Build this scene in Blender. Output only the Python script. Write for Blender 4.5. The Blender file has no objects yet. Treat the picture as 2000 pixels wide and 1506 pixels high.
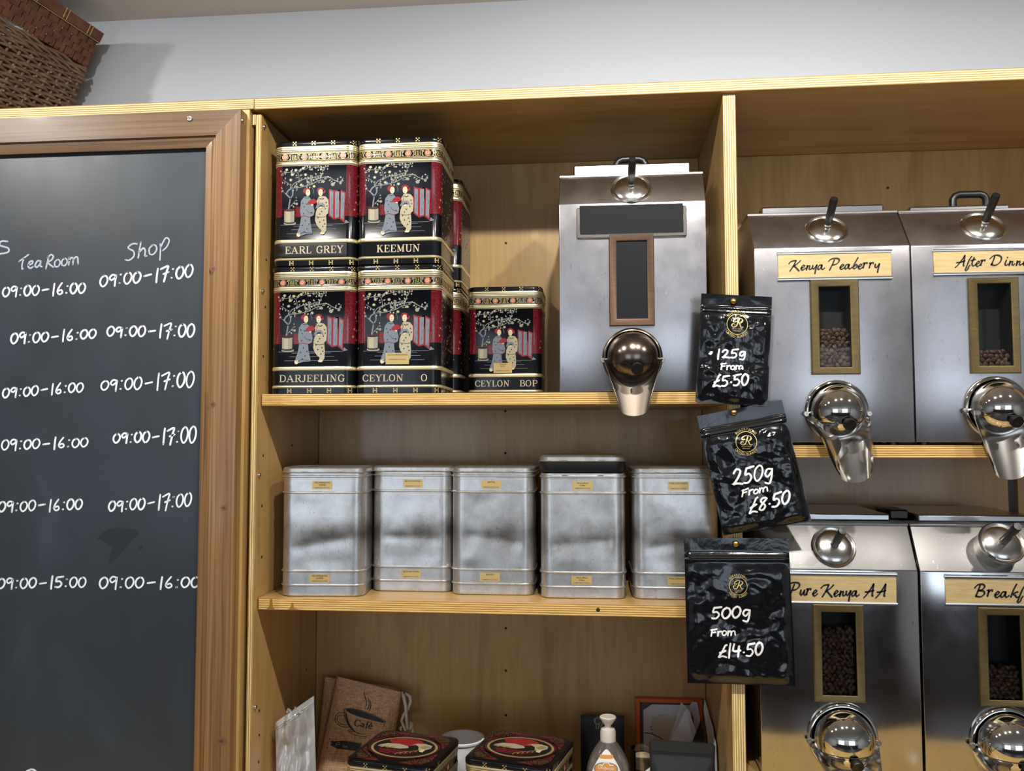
import bpy, bmesh, math, random
from mathutils import Vector, Matrix, noise
PI = math.pi
S = bpy.context.scene
COL = S.collection

# ---------------------------------------------------------------- camera, world, lights, exposure
ZT = 2.05                                   # height of the underside of the cabinet top
FPX, PITCH, YAW, ROLL = 1666.477, 0.057751, -0.096987, -0.000903
CAM = Vector((0.495093, -1.20418, ZT - 0.484935))
def _axes():
    cy, sy, cp, sp, cr, sr = math.cos(YAW), math.sin(YAW), math.cos(PITCH), math.sin(PITCH), math.cos(ROLL), math.sin(ROLL)
    fw = Vector((sy*cp, cy*cp, sp)); rt = Vector((cy, -sy, 0)); up = rt.cross(fw)
    return cr*rt + sr*up, -sr*rt + cr*up, fw
RT, UP, FW = _axes()
cd = bpy.data.cameras.new('camera'); cam = bpy.data.objects.new('camera', cd); COL.objects.link(cam)
cam.matrix_world = Matrix(((RT.x, UP.x, -FW.x, CAM.x), (RT.y, UP.y, -FW.y, CAM.y), (RT.z, UP.z, -FW.z, CAM.z), (0, 0, 0, 1)))
cd.sensor_width = 36.0; cd.sensor_fit = 'HORIZONTAL'; cd.lens = FPX/2000*36; cd.clip_start = 0.01
S.camera = cam

S.view_settings.view_transform = 'Standard'; S.view_settings.look = 'None'
S.view_settings.gamma = 1.0; S.view_settings.exposure = 0.14; S.view_settings.use_curve_mapping = False

w = bpy.data.worlds.new('world'); S.world = w; w.use_nodes = True
w.node_tree.nodes['Background'].inputs[0].default_value = (0.78, 0.87, 1.0, 1)
w.node_tree.nodes['Background'].inputs[1].default_value = 1.0

def spot(name, loc, target, power, color, size=1.9, blend=0.6, rad=0.018):
    l = bpy.data.lights.new(name, 'SPOT'); l.energy = power; l.color = color
    l.spot_size = size; l.spot_blend = blend; l.shadow_soft_size = rad
    o = bpy.data.objects.new(name, l); COL.objects.link(o); o.location = loc
    o.rotation_euler = (Vector(target)-Vector(loc)).to_track_quat('-Z', 'Y').to_euler()
def area(name, loc, target, sx, sy, power, color):
    l = bpy.data.lights.new(name, 'AREA'); l.energy = power; l.color = color; l.shape = 'RECTANGLE'; l.size = sx; l.size_y = sy
    o = bpy.data.objects.new(name, l); COL.objects.link(o); o.location = loc
    o.rotation_euler = (Vector(target)-Vector(loc)).to_track_quat('-Z', 'Y').to_euler()
NEUT = (1.0, 0.965, 0.91)
# ceiling spotlights in front of the shelves
for lx, pw in ((-0.80, 25), (-0.14, 17.5), (0.54, 28), (0.90, 18), (1.50, 18)):
    spot('spotlight', (lx, -0.66, ZT + 0.285), (lx, -0.10, ZT - 0.42), pw, NEUT, 2.25, 0.7)
for lx, ly in ((-1.6, -3.4), (0.4, -3.4), (2.4, -3.4), (-1.6, -1.9), (2.6, -1.9)):
    spot('room_downlight', (lx, ly, ZT + 0.285), (lx, ly - 0.35, ZT - 0.5), 40, (0.96, 0.97, 1.0), 2.9, 0.6, 0.05)
# daylight through the shop windows behind the photographer
area('window_daylight', (-1.3, -4.62, 1.55), (-1.3, 0, 1.55), 1.9, 1.5, 17, (0.72, 0.85, 1.0))
area('window_daylight', (2.0, -4.62, 1.55), (2.0, 0, 1.55), 1.9, 1.5, 17, (0.72, 0.85, 1.0))

# ---------------------------------------------------------------- helpers
def ray(x, y): return RT*((x-1000)/FPX) - UP*((y-753)/FPX) + FW
def at(x, y, Y):
    d = ray(x, y); return CAM + d*((Y-CAM.y)/d.y)
def atz(x, y, Z):
    d = ray(x, y); return CAM + d*((Z-CAM.z)/d.z)
def atx(x, y, X):
    d = ray(x, y); return CAM + d*((X-CAM.x)/d.x)

class MB:
    def __init__(s): s.v = []; s.f = []; s.m = []; s.sm = []
    def add(s, vs, fs, mat=0, smooth=False):
        b = len(s.v); s.v += [tuple(v) for v in vs]
        for k, f in enumerate(fs):
            s.f.append([i+b for i in f]); s.m.append(mat[k] if isinstance(mat, list) else mat); s.sm.append(smooth)
        return s
    def box(s, x0, x1, y0, y1, z0, z1, mat=0, bev=0.0, fmat=None):
        """fmat: dict axis->mat for faces whose normal is on that axis (0,1,2)"""
        c = ((x0+x1)/2, (y0+y1)/2, (z0+z1)/2); h = (abs(x1-x0)/2, abs(y1-y0)/2, abs(z1-z0)/2)
        def M(a): return fmat.get(a, mat) if fmat else mat
        if bev <= 0:
            vs = [(c[0]+h[0]*i, c[1]+h[1]*j, c[2]+h[2]*k) for i in (-1, 1) for j in (-1, 1) for k in (-1, 1)]
            fs = [[0, 1, 3, 2], [4, 6, 7, 5], [0, 4, 5, 1], [2, 3, 7, 6], [0, 2, 6, 4], [1, 5, 7, 3]]
            return s.add(vs, fs, [M(0), M(0), M(1), M(1), M(2), M(2)])
        bev = min(bev, min(h)*0.95)
        idx = {}; vs = []
        for i in (-1, 1):
            for j in (-1, 1):
                for k in (-1, 1):
                    sg = (i, j, k)
                    for a in range(3):
                        p = [c[q]+sg[q]*(h[q]-(0 if q == a else bev)) for q in range(3)]
                        idx[(sg, a)] = len(vs); vs.append(p)
        fs = []; ms = []
        for a in range(3):
            o = [q for q in range(3) if q != a]
            for sa in (-1, 1):
                q = []
                for (u, v) in ((-1, -1), (1, -1), (1, 1), (-1, 1)):
                    sg = [0, 0, 0]; sg[a] = sa; sg[o[0]] = u; sg[o[1]] = v; q.append(idx[(tuple(sg), a)])
                fs.append(q); ms.append(M(a))
        for a in range(3):
            o = [q for q in range(3) if q != a]
            for u in (-1, 1):
                for v in (-1, 1):
                    def I(sa, ax):
                        sg = [0, 0, 0]; sg[a] = sa; sg[o[0]] = u; sg[o[1]] = v; return idx[(tuple(sg), ax)]
                    fs.append([I(-1, o[0]), I(1, o[0]), I(1, o[1]), I(-1, o[1])]); ms.append(mat)
        for i in (-1, 1):
            for j in (-1, 1):
                for k in (-1, 1):
                    fs.append([idx[((i, j, k), a)] for a in range(3)]); ms.append(mat)
        return s.add(vs, fs, ms)
    def loft(s, loops, mat=0, smooth=True, cap0=False, cap1=False, closed=True):
        n = len(loops[0]); vs = [p for L in loops for p in L]; fs = []
        for a in range(len(loops)-1):
            for i in range(n if closed else n-1):
                j = (i+1) % n; fs.append([a*n+i, a*n+j, (a+1)*n+j, (a+1)*n+i])
        s.add(vs, fs, mat, smooth)
        if cap0: s.add(loops[0], [list(range(n))[::-1]], mat if not isinstance(mat, list) else 0)
        if cap1: s.add(loops[-1], [list(range(n))], mat if not isinstance(mat, list) else 0)
        return s
    def tube(s, pts, r, n=8, mat=0, caps=True):
        pts = [Vector(p) for p in pts]; loops = []; prev = None
        for i, p in enumerate(pts):
            t = (pts[min(i+1, len(pts)-1)]-pts[max(i-1, 0)])
            t = t.normalized() if t.length > 1e-9 else Vector((0, 0, 1))
            if prev is None:
                a = Vector((0, 0, 1)) if abs(t.z) < 0.9 else Vector((1, 0, 0)); u = t.cross(a).normalized()
            else:
                u = (prev - t*prev.dot(t)); u = u.normalized() if u.length > 1e-9 else t.orthogonal().normalized()
            prev = u; v = t.cross(u); rr = r[i] if isinstance(r, (list, tuple)) else r
            loops.append([p+u*(rr*math.cos(2*PI*k/n))+v*(rr*math.sin(2*PI*k/n)) for k in range(n)])
        return s.loft(loops, mat, True, caps, caps)
    def lathe(s, prof, o=(0, 0, 0), ax=(0, 0, 1), n=32, mat=0, cap0=True, cap1=True):
        o = Vector(o); ax = Vector(ax).normalized(); u = ax.orthogonal().normalized(); v = ax.cross(u)
        return s.loft([[o+ax*h+(u*math.cos(2*PI*k/n)+v*math.sin(2*PI*k/n))*r for k in range(n)] for r, h in prof], mat, True, cap0, cap1)
    def sphere(s, c, r, nu=20, nv=12, mat=0, sc=(1, 1, 1), rot=None):
        c = Vector(c); L = []
        for a in range(nv+1):
            th = PI*a/nv; rr = max(math.sin(th), 1e-4)
            ring = []
            for k in range(nu):
                p = Vector((sc[0]*r*rr*math.cos(2*PI*k/nu), sc[1]*r*rr*math.sin(2*PI*k/nu), sc[2]*r*math.cos(th)))
                ring.append(c + (rot @ p if rot else p))
            L.append(ring)
        return s.loft(L, mat, True)
    def grid(s, fn, nu, nv, mat=0, smooth=True):
        vs = [fn(i/nu, j/nv) for j in range(nv+1) for i in range(nu+1)]; fs = []
        for j in range(nv):
            for i in range(nu):
                a = j*(nu+1)+i; fs.append([a, a+1, a+nu+2, a+nu+1])
        return s.add(vs, fs, mat, smooth)
    def bm(s, b, mat=0, smooth=True):
        b.verts.index_update()
        return s.add([v.co.copy() for v in b.verts], [[v.index for v in f.verts] for f in b.faces], mat, smooth)
    def poly(s, pts, mapf, mat=0):
        return s.add([mapf(*p) for p in pts], [list(range(len(pts)))], mat)

def smooth_line(pts, step):
    if len(pts) < 3:
        out = []
        for a, b in zip(pts[:-1], pts[1:]):
            n = max(1, int(math.hypot(b[0]-a[0], b[1]-a[1])/step))
            out += [(a[0]+(b[0]-a[0])*k/n, a[1]+(b[1]-a[1])*k/n) for k in range(n)]
        return out+[pts[-1]]
    P = [pts[0]]+list(pts)+[pts[-1]]; out = []
    closed = math.hypot(pts[0][0]-pts[-1][0], pts[0][1]-pts[-1][1]) < 1e-6
    if closed: P[0] = pts[-2]; P[-1] = pts[1]
    for i in range(1, len(P)-2):
        p0, p1, p2, p3 = P[i-1:i+3]
        n = max(1, int(math.hypot(p2[0]-p1[0], p2[1]-p1[1])/step))
        for k in range(n):
            t = k/n
            out.append(tuple(0.5*(2*p1[q]+(p2[q]-p0[q])*t+(2*p0[q]-5*p1[q]+4*p2[q]-p3[q])*t*t+(3*p1[q]-p0[q]-3*p2[q]+p3[q])*t**3) for q in (0, 1)))
    return out+[pts[-1]]
def stroke(mb, pts, wd, mapf, mat=0, step=None, curve=True, nib=None, cap=True, taper=0.0):
    """a flat pen stroke laid on a surface; wd in the units of pts"""
    step = step or wd*0.9
    L = smooth_line(pts, step) if curve else [q for a, b in zip(pts[:-1], pts[1:]) for q in smooth_line([a, b], step)]
    L = [p for i, p in enumerate(L) if i == 0 or math.hypot(p[0]-L[i-1][0], p[1]-L[i-1][1]) > wd*0.05]
    if len(L) < 2: L = [pts[0], (pts[0][0]+wd*0.3, pts[0][1])]
    vs = []; n = len(L)
    for i, p in enumerate(L):
        a = L[max(i-1, 0)]; b = L[min(i+1, n-1)]; dx, dy = b[0]-a[0], b[1]-a[1]; d = math.hypot(dx, dy) or 1
        ww = wd*0.5
        if nib is not None:
            ww *= 0.6+0.5*abs(math.sin(math.atan2(dy, dx)-nib))
        if taper: ww *= min(1, 0.35+min(i, n-1-i)/(n*taper+1e-6))
        nx, ny = -dy/d*ww, dx/d*ww
        vs += [mapf(p[0]+nx, p[1]+ny), mapf(p[0]-nx, p[1]-ny)]
    mb.add(vs, [[2*i, 2*i+1, 2*i+3, 2*i+2] for i in range(n-1)], mat)
    if cap:
        for p in (L[0], L[-1]):
            r = wd*0.5*(0.5 if taper else 0.98)*(0.7 if nib is not None else 1)
            mb.add([mapf(p[0]+r*math.cos(PI*k/4), p[1]+r*math.sin(PI*k/4)) for k in range(8)], [list(range(8))], mat)
def ellipse(mb, cx, cy, rx, ry, mapf, mat=0, n=18, ang=0.0):
    ca, sa = math.cos(ang), math.sin(ang)
    mb.poly([(cx+rx*math.cos(2*PI*k/n)*ca-ry*math.sin(2*PI*k/n)*sa, cy+rx*math.cos(2*PI*k/n)*sa+ry*math.sin(2*PI*k/n)*ca) for k in range(n)], mapf, mat)
def arc_pts(cx, cy, rx, ry, a0, a1, n=24):
    return [(cx+rx*math.cos(math.radians(a0+(a1-a0)*k/n)), cy+ry*math.sin(math.radians(a0+(a1-a0)*k/n))) for k in range(n+1)]

def obj(name, mb, mats, parent=None, absolute=False, fixn=True, sharp=38):
    me = bpy.data.meshes.new(name)
    if absolute and parent is not None:
        L = parent.location; vs = [(v[0]-L.x, v[1]-L.y, v[2]-L.z) for v in mb.v]
    else: vs = mb.v
    me.from_pydata(vs, [], mb.f)
    for m in (mats if isinstance(mats, (list, tuple)) else [mats]): me.materials.append(m)
    me.polygons.foreach_set('material_index', mb.m); me.polygons.foreach_set('use_smooth', mb.sm)
    if fixn:
        b = bmesh.new(); b.from_mesh(me); bmesh.ops.remove_doubles(b, verts=b.verts, dist=1e-6)
        bmesh.ops.recalc_face_normals(b, faces=b.faces); b.to_mesh(me); b.free()
    me.set_sharp_from_angle(angle=math.radians(sharp)); me.update()
    o = bpy.data.objects.new(name, me); COL.objects.link(o)
    if parent is not None: o.parent = parent
    return o
def thing(name, label, cat, loc=(0, 0, 0), rotz=0.0, group=None, kind=None):
    o = bpy.data.objects.new(name, None); COL.objects.link(o); o.empty_display_size = 0.05
    o.location = loc; o.rotation_euler = (0, 0, rotz); tag(o, label, cat, group, kind); return o
def tag(o, label, cat, group=None, kind=None):
    o['label'] = label; o['category'] = cat
    if group: o['group'] = group
    if kind: o['kind'] = kind
    return o
def struct(name, mb, mats):
    o = obj(name, mb, mats); o['kind'] = 'structure'; return o
def textmesh(txt, size, mapf, mb, mat=0, align='CENTER', space=1.0):
    """sans lettering: the built-in vector font turned into faces and laid on a surface"""
    c = bpy.data.curves.new('lettering_outline', 'FONT'); c.body = txt; c.size = size; c.align_x = align; c.space_character = space
    c.resolution_u = 2
    o = bpy.data.objects.new('lettering_outline', c); COL.objects.link(o)
    dg = bpy.context.evaluated_depsgraph_get(); me = bpy.data.meshes.new_from_object(o.evaluated_get(dg))
    mb.add([mapf(v.co.x, v.co.y) for v in me.vertices], [list(p.vertices) for p in me.polygons], mat)
    bpy.data.objects.remove(o); bpy.data.curves.remove(c); bpy.data.meshes.remove(me)

# ---------------------------------------------------------------- materials
def L3(h):
    """sRGB 0-255 triple to linear"""
    f = lambda c: (c/255/12.92) if c/255 <= 0.04045 else ((c/255+0.055)/1.055)**2.4
    return tuple(f(c) for c in h)+(1,)
class Mat:
    def __init__(s, name, rgb, rough=0.5, metal=0.0, coat=0.0, spec=0.5):
        s.m = bpy.data.materials.new(name); s.m.use_nodes = True; s.t = s.m.node_tree; s.b = s.t.nodes['Principled BSDF']
        s.b.inputs['Base Color'].default_value = L3(rgb); s.b.inputs['Roughness'].default_value = rough; s.b.inputs['Metallic'].default_value = metal
        s.b.inputs['Coat Weight'].default_value = coat; s.b.inputs['Coat Roughness'].default_value = 0.08; s.b.inputs['Specular IOR Level'].default_value = spec
        s.bump_in = None
    def N(s, t, **k):
        n = s.t.nodes.new(t)
        for a, v in k.items(): setattr(n, a, v)
        return n
    def link(s, a, b): s.t.links.new(a, b)
    def coord(s, scale, kind='pos', rot=(0, 0, 0)):
        if kind == 'pos': out = s.N('ShaderNodeNewGeometry').outputs['Position']
        else: out = s.N('ShaderNodeTexCoord').outputs['Object']
        mp = s.N('ShaderNodeMapping'); mp.inputs['Scale'].default_value = scale; mp.inputs['Rotation'].default_value = rot
        s.link(out, mp.inputs['Vector'])
        if kind == 'objrand':
            oi = s.N('ShaderNodeObjectInfo'); ml = s.N('ShaderNodeMath', operation='MULTIPLY'); ml.inputs[1].default_value = 37.0
            s.link(oi.outputs['Random'], ml.inputs[0]); cx = s.N('ShaderNodeCombineXYZ')
            for k in range(3): s.link(ml.outputs[0], cx.inputs[k])
            ad = s.N('ShaderNodeVectorMath', operation='ADD'); s.link(mp.outputs[0], ad.inputs[0]); s.link(cx.outputs[0], ad.inputs[1]); return ad.outputs[0]
        return mp.outputs[0]
    def noise(s, scale, detail=4, rough=0.55, kind='pos', dist=0.0, rot=(0, 0, 0)):
        n = s.N('ShaderNodeTexNoise'); n.inputs['Scale'].default_value = 1.0; n.inputs['Detail'].default_value = detail
        n.inputs['Roughness'].default_value = rough; n.inputs['Distortion'].default_value = dist
        s.link(s.coord(scale, kind, rot), n.inputs['Vector']); return n.outputs['Fac']
    def ramp(s, fac, stops):
        r = s.N('ShaderNodeValToRGB'); e = r.color_ramp.elements
        while len(e) < len(stops): e.new(0.5)
        for i, (p, c) in enumerate(stops): e[i].position = p; e[i].color = c if len(c) == 4 else L3(c)
        s.link(fac, r.inputs[0]); return r.outputs[0]
    def mix(s, fac, a, b, mode='MIX'):
        n = s.N('ShaderNodeMix', data_type='RGBA', blend_type=mode)
        for v, i in ((fac, 0), (a, 6), (b, 7)):
            if hasattr(v, 'is_linked'): s.link(v, n.inputs[i])
            else: n.inputs[i].default_value = v
        return n.outputs[2]
    def color(s, out): s.link(out, s.b.inputs['Base Color']); return s
    def rough(s, fac, a, b):
        r = s.N('ShaderNodeMapRange'); r.inputs['To Min'].default_value = a; r.inputs['To Max'].default_value = b
        s.link(fac, r.inputs['Value']); s.link(r.outputs[0], s.b.inputs['Roughness']); return s
    def bump(s, fac, strength, dist=0.001):
        n = s.N('ShaderNodeBump'); n.inputs['Strength'].default_value = strength; n.inputs['Distance'].default_value = dist
        s.link(fac, n.inputs['Height'])
        if s.bump_in: s.link(s.bump_in, n.inputs['Normal'])
        s.bump_in = n.outputs[0]; s.link(n.outputs[0], s.b.inputs['Normal']); return s
K = (0, 0, 0, 1); WH = (1, 1, 1, 1)

def ply_face(name, grain, c1=(168, 132, 80), c2=(190, 154, 98)):
    m = Mat(name, c1, 0.34, coat=0.25)
    sc = [16, 16, 16]; sc[grain] = 2.6; sc2 = [190, 190, 190]; sc2[grain] = 9
    f = m.noise(sc, 3, 0.5, dist=1.2); g = m.noise(sc2, 2, 0.6)
    a = m.ramp(f, [(0.3, c1), (0.52, c2), (0.75, tuple(int((x+y)/2) for x, y in zip(c1, c2)))])
    b = m.ramp(g, [(0.35, (243, 239, 230)), (0.6, (255, 255, 255))])
    m.color(m.mix(0.8, a, b, 'MULTIPLY')); m.bump(g, 0.05, 0.0004); m.rough(f, 0.28, 0.42)
    return m.m
def ply_edge(name, axis, grain, stops=((146, 102, 44), (194, 150, 76), (222, 184, 108), (236, 204, 136))):
    m = Mat(name, (214, 178, 112), 0.6)
    pos = m.N('ShaderNodeNewGeometry').outputs['Position']; sx = m.N('ShaderNodeSeparateXYZ'); m.link(pos, sx.inputs[0])
    sc = [30, 30, 30]; sc[grain] = 5
    wob = m.noise(sc, 3, 0.6)
    ad = m.N('ShaderNodeMath', operation='MULTIPLY_ADD'); ad.inputs[1].default_value = 0.0011; m.link(wob, ad.inputs[0]); m.link(sx.outputs[axis], ad.inputs[2])
    ml = m.N('ShaderNodeMath', operation='MULTIPLY'); ml.inputs[1].default_value = 2*PI/0.0031; m.link(ad.outputs[0], ml.inputs[0])
    sn = m.N('ShaderNodeMath', operation='SINE'); m.link(ml.outputs[0], sn.inputs[0])
    mr = m.N('ShaderNodeMapRange'); mr.inputs['From Min'].default_value = -1; m.link(sn.outputs[0], mr.inputs['Value'])
    c = m.ramp(mr.outputs[0], list(zip((0.0, 0.25, 0.6, 1.0), stops)))
    sc2 = [700, 700, 700]; sc2[grain] = 22
    g = m.noise(sc2, 2, 0.6); d = m.ramp(g, [(0.3, (200, 180, 150)), (0.55, (255, 255, 255))])
    m.color(m.mix(0.75, c, d, 'MULTIPLY')); m.bump(mr.outputs[0], 0.15, 0.0003); return m.m
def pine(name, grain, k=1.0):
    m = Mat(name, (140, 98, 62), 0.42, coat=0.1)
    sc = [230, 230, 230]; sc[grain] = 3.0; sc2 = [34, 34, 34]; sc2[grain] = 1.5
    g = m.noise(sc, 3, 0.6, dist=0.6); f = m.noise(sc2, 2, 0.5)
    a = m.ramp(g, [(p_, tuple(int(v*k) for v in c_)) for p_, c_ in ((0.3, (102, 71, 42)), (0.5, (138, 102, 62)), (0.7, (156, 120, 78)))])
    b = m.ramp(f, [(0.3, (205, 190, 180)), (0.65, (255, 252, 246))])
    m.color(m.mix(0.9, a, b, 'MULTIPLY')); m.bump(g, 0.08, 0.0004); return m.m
PLY_X, PLY_Y, PLY_Z = ply_face('birch_ply_grain_across', 0), ply_face('birch_ply_grain_deep', 1), ply_face('birch_ply_grain_up', 2)
PALE = ((146, 112, 60), (198, 168, 106), (224, 200, 142), (236, 218, 168))
PALE_PLY = ply_face('pale_ply_face', 2, (204, 168, 96), (218, 184, 114))
EDGE_H, EDGE_V, EDGE_T = ply_edge('ply_edge_level', 2, 0), ply_edge('ply_edge_upright', 0, 2, PALE), ply_edge('pale_ply_edge', 2, 0, PALE)
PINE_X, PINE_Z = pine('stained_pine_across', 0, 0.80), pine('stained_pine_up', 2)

def paint(name, rgb, rough=0.7):
    m = Mat(name, rgb, rough); m.bump(m.noise((60, 60, 60), 3), 0.06, 0.0005)
    n = m.noise((1.3, 1.3, 1.3), 2); m.color(m.ramp(n, [(0.3, tuple(int(c*0.975) for c in rgb)), (0.7, rgb)])); return m.m
WALL = paint('white_wall_paint', (196, 203, 211)); CEIL = paint('ceiling_paint', (218, 216, 212))
FARW = paint('shop_wall_paint', (206, 203, 200)); DADO = paint('dark_dado_paint', (62, 58, 58), 0.5)
def floor_mat():
    m = Mat('dark_floorboards', (70, 54, 42), 0.4)
    g = m.noise((3, 60, 3), 3); m.color(m.ramp(g, [(0.3, (38, 30, 25)), (0.7, (64, 50, 40))])); return m.m
FLOOR = floor_mat()
def board_mat():
    m = Mat('chalkboard_black', (42, 48, 54), 0.42, spec=0.55)
    n = m.noise((5, 5, 3), 4, 0.6, dist=0.8); n2 = m.noise((28, 28, 10), 3, 0.5)
    a = m.ramp(n, [(0.35, (38, 43, 49)), (0.62, (46, 54, 62)), (0.8, (60, 68, 78))])
    m.color(a); m.rough(n2, 0.34, 0.5); return m.m
BOARD = board_mat()
CHALK = Mat('chalk_pen_white', (236, 240, 244), 0.75).m
def chalk_soft():
    m = Mat('chalk_soft_grey', (176, 190, 204), 0.8); n = m.noise((900, 900, 900), 2, 0.7)
    m.color(m.ramp(n, [(0.3, (96, 110, 124)), (0.6, (196, 208, 222))])); return m.m
CHALKS = chalk_soft()
def smear():
    m = Mat('board_smudge', (52, 58, 64), 0.6); return m.m
def steel(name, rgb=(178, 175, 177), r0=0.24, r1=0.36, wob=0.07, scr=0.012):
    m = Mat(name, rgb, 0.25, 1.0)
    a = m.noise((7, 7, 5), 2, 0.5, 'objrand'); b = m.noise((14, 14, 120), 2, 0.5, 'objrand'); c = m.noise((24, 24, 24), 4, 0.65, 'objrand')
    m.rough(c, r0, r1)
    t = tuple(int(x*0.94) for x in rgb)
    m.color(m.ramp(c, [(0.25, t), (0.55, rgb), (0.8, rgb)]))
    sc = m.noise((260, 260, 60), 2, 0.6, 'objrand', dist=2.2); m.color(m.mix(0.5, m.ramp(c, [(0.25, t), (0.55, rgb), (0.8, rgb)]), m.ramp(sc, [(0.28, (120, 116, 116)), (0.34, rgb), (0.70, rgb), (0.76, (236, 236, 240))])))
    m.bump(a, wob, 0.02); m.bump(b, scr, 0.0002); return m.m
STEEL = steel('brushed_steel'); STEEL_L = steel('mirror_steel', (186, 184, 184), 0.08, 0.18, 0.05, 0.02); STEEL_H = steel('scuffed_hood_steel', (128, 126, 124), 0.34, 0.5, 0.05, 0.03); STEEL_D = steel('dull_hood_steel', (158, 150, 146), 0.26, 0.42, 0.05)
CHROME = Mat('polished_steel', (214, 212, 208), 0.06, 1.0).m
CHROME_R = Mat('satin_steel', (200, 196, 190), 0.2, 1.0).m
CHUTE_D = Mat('worn_chute_steel', (112, 102, 92), 0.45, 1.0).m
BRONZE = Mat('tarnished_bronze', (118, 106, 96), 0.22, 1.0).m
ALU = Mat('bright_aluminium', (172, 173, 176), 0.24, 1.0).m
def tinplate():
    m = Mat('scuffed_tinplate', (200, 198, 194), 0.35, 0.92)
    big = m.noise((9, 9, 7), 3, 0.6, 'objrand'); fine = m.noise((420, 420, 90), 3, 0.7, 'objrand', dist=3.0); mid = m.noise((40, 40, 40), 4, 0.65, 'objrand', dist=0.6)
    f2 = m.noise((150, 150, 60), 3, 0.7, 'objrand', dist=4.0)
    base = m.ramp(mid, [(0.3, (188, 185, 181)), (0.55, (206, 205, 203)), (0.75, (212, 212, 212))])
    scr = m.ramp(fine, [(0.33, (70, 62, 56)), (0.40, (255, 255, 255))]); sc2 = m.ramp(f2, [(0.33, (120, 112, 104)), (0.38, (255, 255, 255))])
    tc = m.N('ShaderNodeTexCoord').outputs['Object']; sx = m.N('ShaderNodeSeparateXYZ'); m.link(tc, sx.inputs[0])
    band = m.ramp(sx.outputs[2], [(0.045, K), (0.075, WH), (0.095, WH), (0.125, K)])
    soot = m.ramp(sx.outputs[2], [(0.060, K), (0.088, WH), (0.094, WH), (0.118, K)])
    mk = m.ramp(big, [(0.36, K), (0.60, WH)])
    msk = m.mix(1.0, band, mk, 'MULTIPLY'); ms2 = m.mix(1.0, soot, mk, 'MULTIPLY')
    c = m.mix(ms2, base, m.mix(1.0, base, L3((168, 160, 152)), 'MULTIPLY'))
    c = m.mix(msk, c, m.mix(0.95, c, scr, 'MULTIPLY')); c = m.mix(0.4, c, m.mix(1.0, c, sc2, 'MULTIPLY'))
    m.color(c); m.rough(mid, 0.26, 0.38); m.bump(big, 0.12, 0.012); m.bump(fine, 0.05, 0.0006); return m.m
TINP = tinplate()
GOLD = Mat('gilt_tin_band', (236, 220, 176), 0.3, 0.75).m
GOLDP = Mat('gold_print', (196, 172, 118), 0.35, 0.55).m
LACQ = Mat('black_lacquer', (11, 12, 16), 0.2, coat=0.12, spec=0.3).m
def redp():
    m = Mat('red_tin_print', (140, 22, 34), 0.2, coat=0.5); n = m.noise((900, 900, 900), 1, 0.5, 'obj')
    m.color(m.ramp(n, [(0.42, (74, 8, 17)), (0.5, (98, 14, 26)), (0.62, (124, 38, 44))])); return m.m
REDP = redp()
RED2 = Mat('bright_red_print', (138, 20, 31), 0.25, coat=0.4).m
CREAMP = Mat('cream_print', (168, 158, 130), 0.3, coat=0.3).m
SAGEP = Mat('sage_grey_print', (140, 137, 118), 0.3, coat=0.3).m
BLUEP = Mat('blue_grey_print', (110, 117, 126), 0.3, coat=0.3).m
SKINP = Mat('pale_face_print', (205, 190, 156), 0.3, coat=0.3).m
MEDAL = Mat('salmon_medal_print', (206, 112, 96), 0.3, coat=0.3).m
INK = Mat('black_ink', (16, 15, 15), 0.5).m
LETTER = Mat('gilt_letter_print', (206, 188, 158), 0.4, 0.3).m
STICK = Mat('gold_paper_sticker', (190, 164, 108), 0.4, 0.25).m
def brass(name, rgb, r, metal):
    m = Mat(name, rgb, r, metal); n = m.noise((40, 40, 300), 2, 0.6); m.color(m.ramp(n, [(0.3, tuple(int(c*0.9) for c in rgb)), (0.7, rgb)])); m.bump(n, 0.04, 0.0002); return m.m
PLATE = brass('brass_name_plate', (220, 190, 136), 0.4, 0.4)
ABRASS = brass('aged_brass_frame', (122, 104, 68), 0.4, 0.8)
COPPER = brass('aged_copper_frame', (106, 82, 64), 0.4, 0.75)
BLKP = Mat('black_plastic', (18, 18, 19), 0.35).m
BLKBOARD = Mat('black_label_board', (20, 22, 26), 0.6, spec=0.2).m
def bean():
    m = Mat('roasted_bean', (84, 54, 36), 0.45, spec=0.35); n = m.noise((160, 160, 160), 2, 0.5)
    m.color(m.ramp(n, [(0.35, (62, 41, 29)), (0.65, (106, 75, 54))])); return m.m
BEAN = bean()
DARKIN = Mat('dark_hopper_inside', (24, 24, 26), 0.6).m
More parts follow.
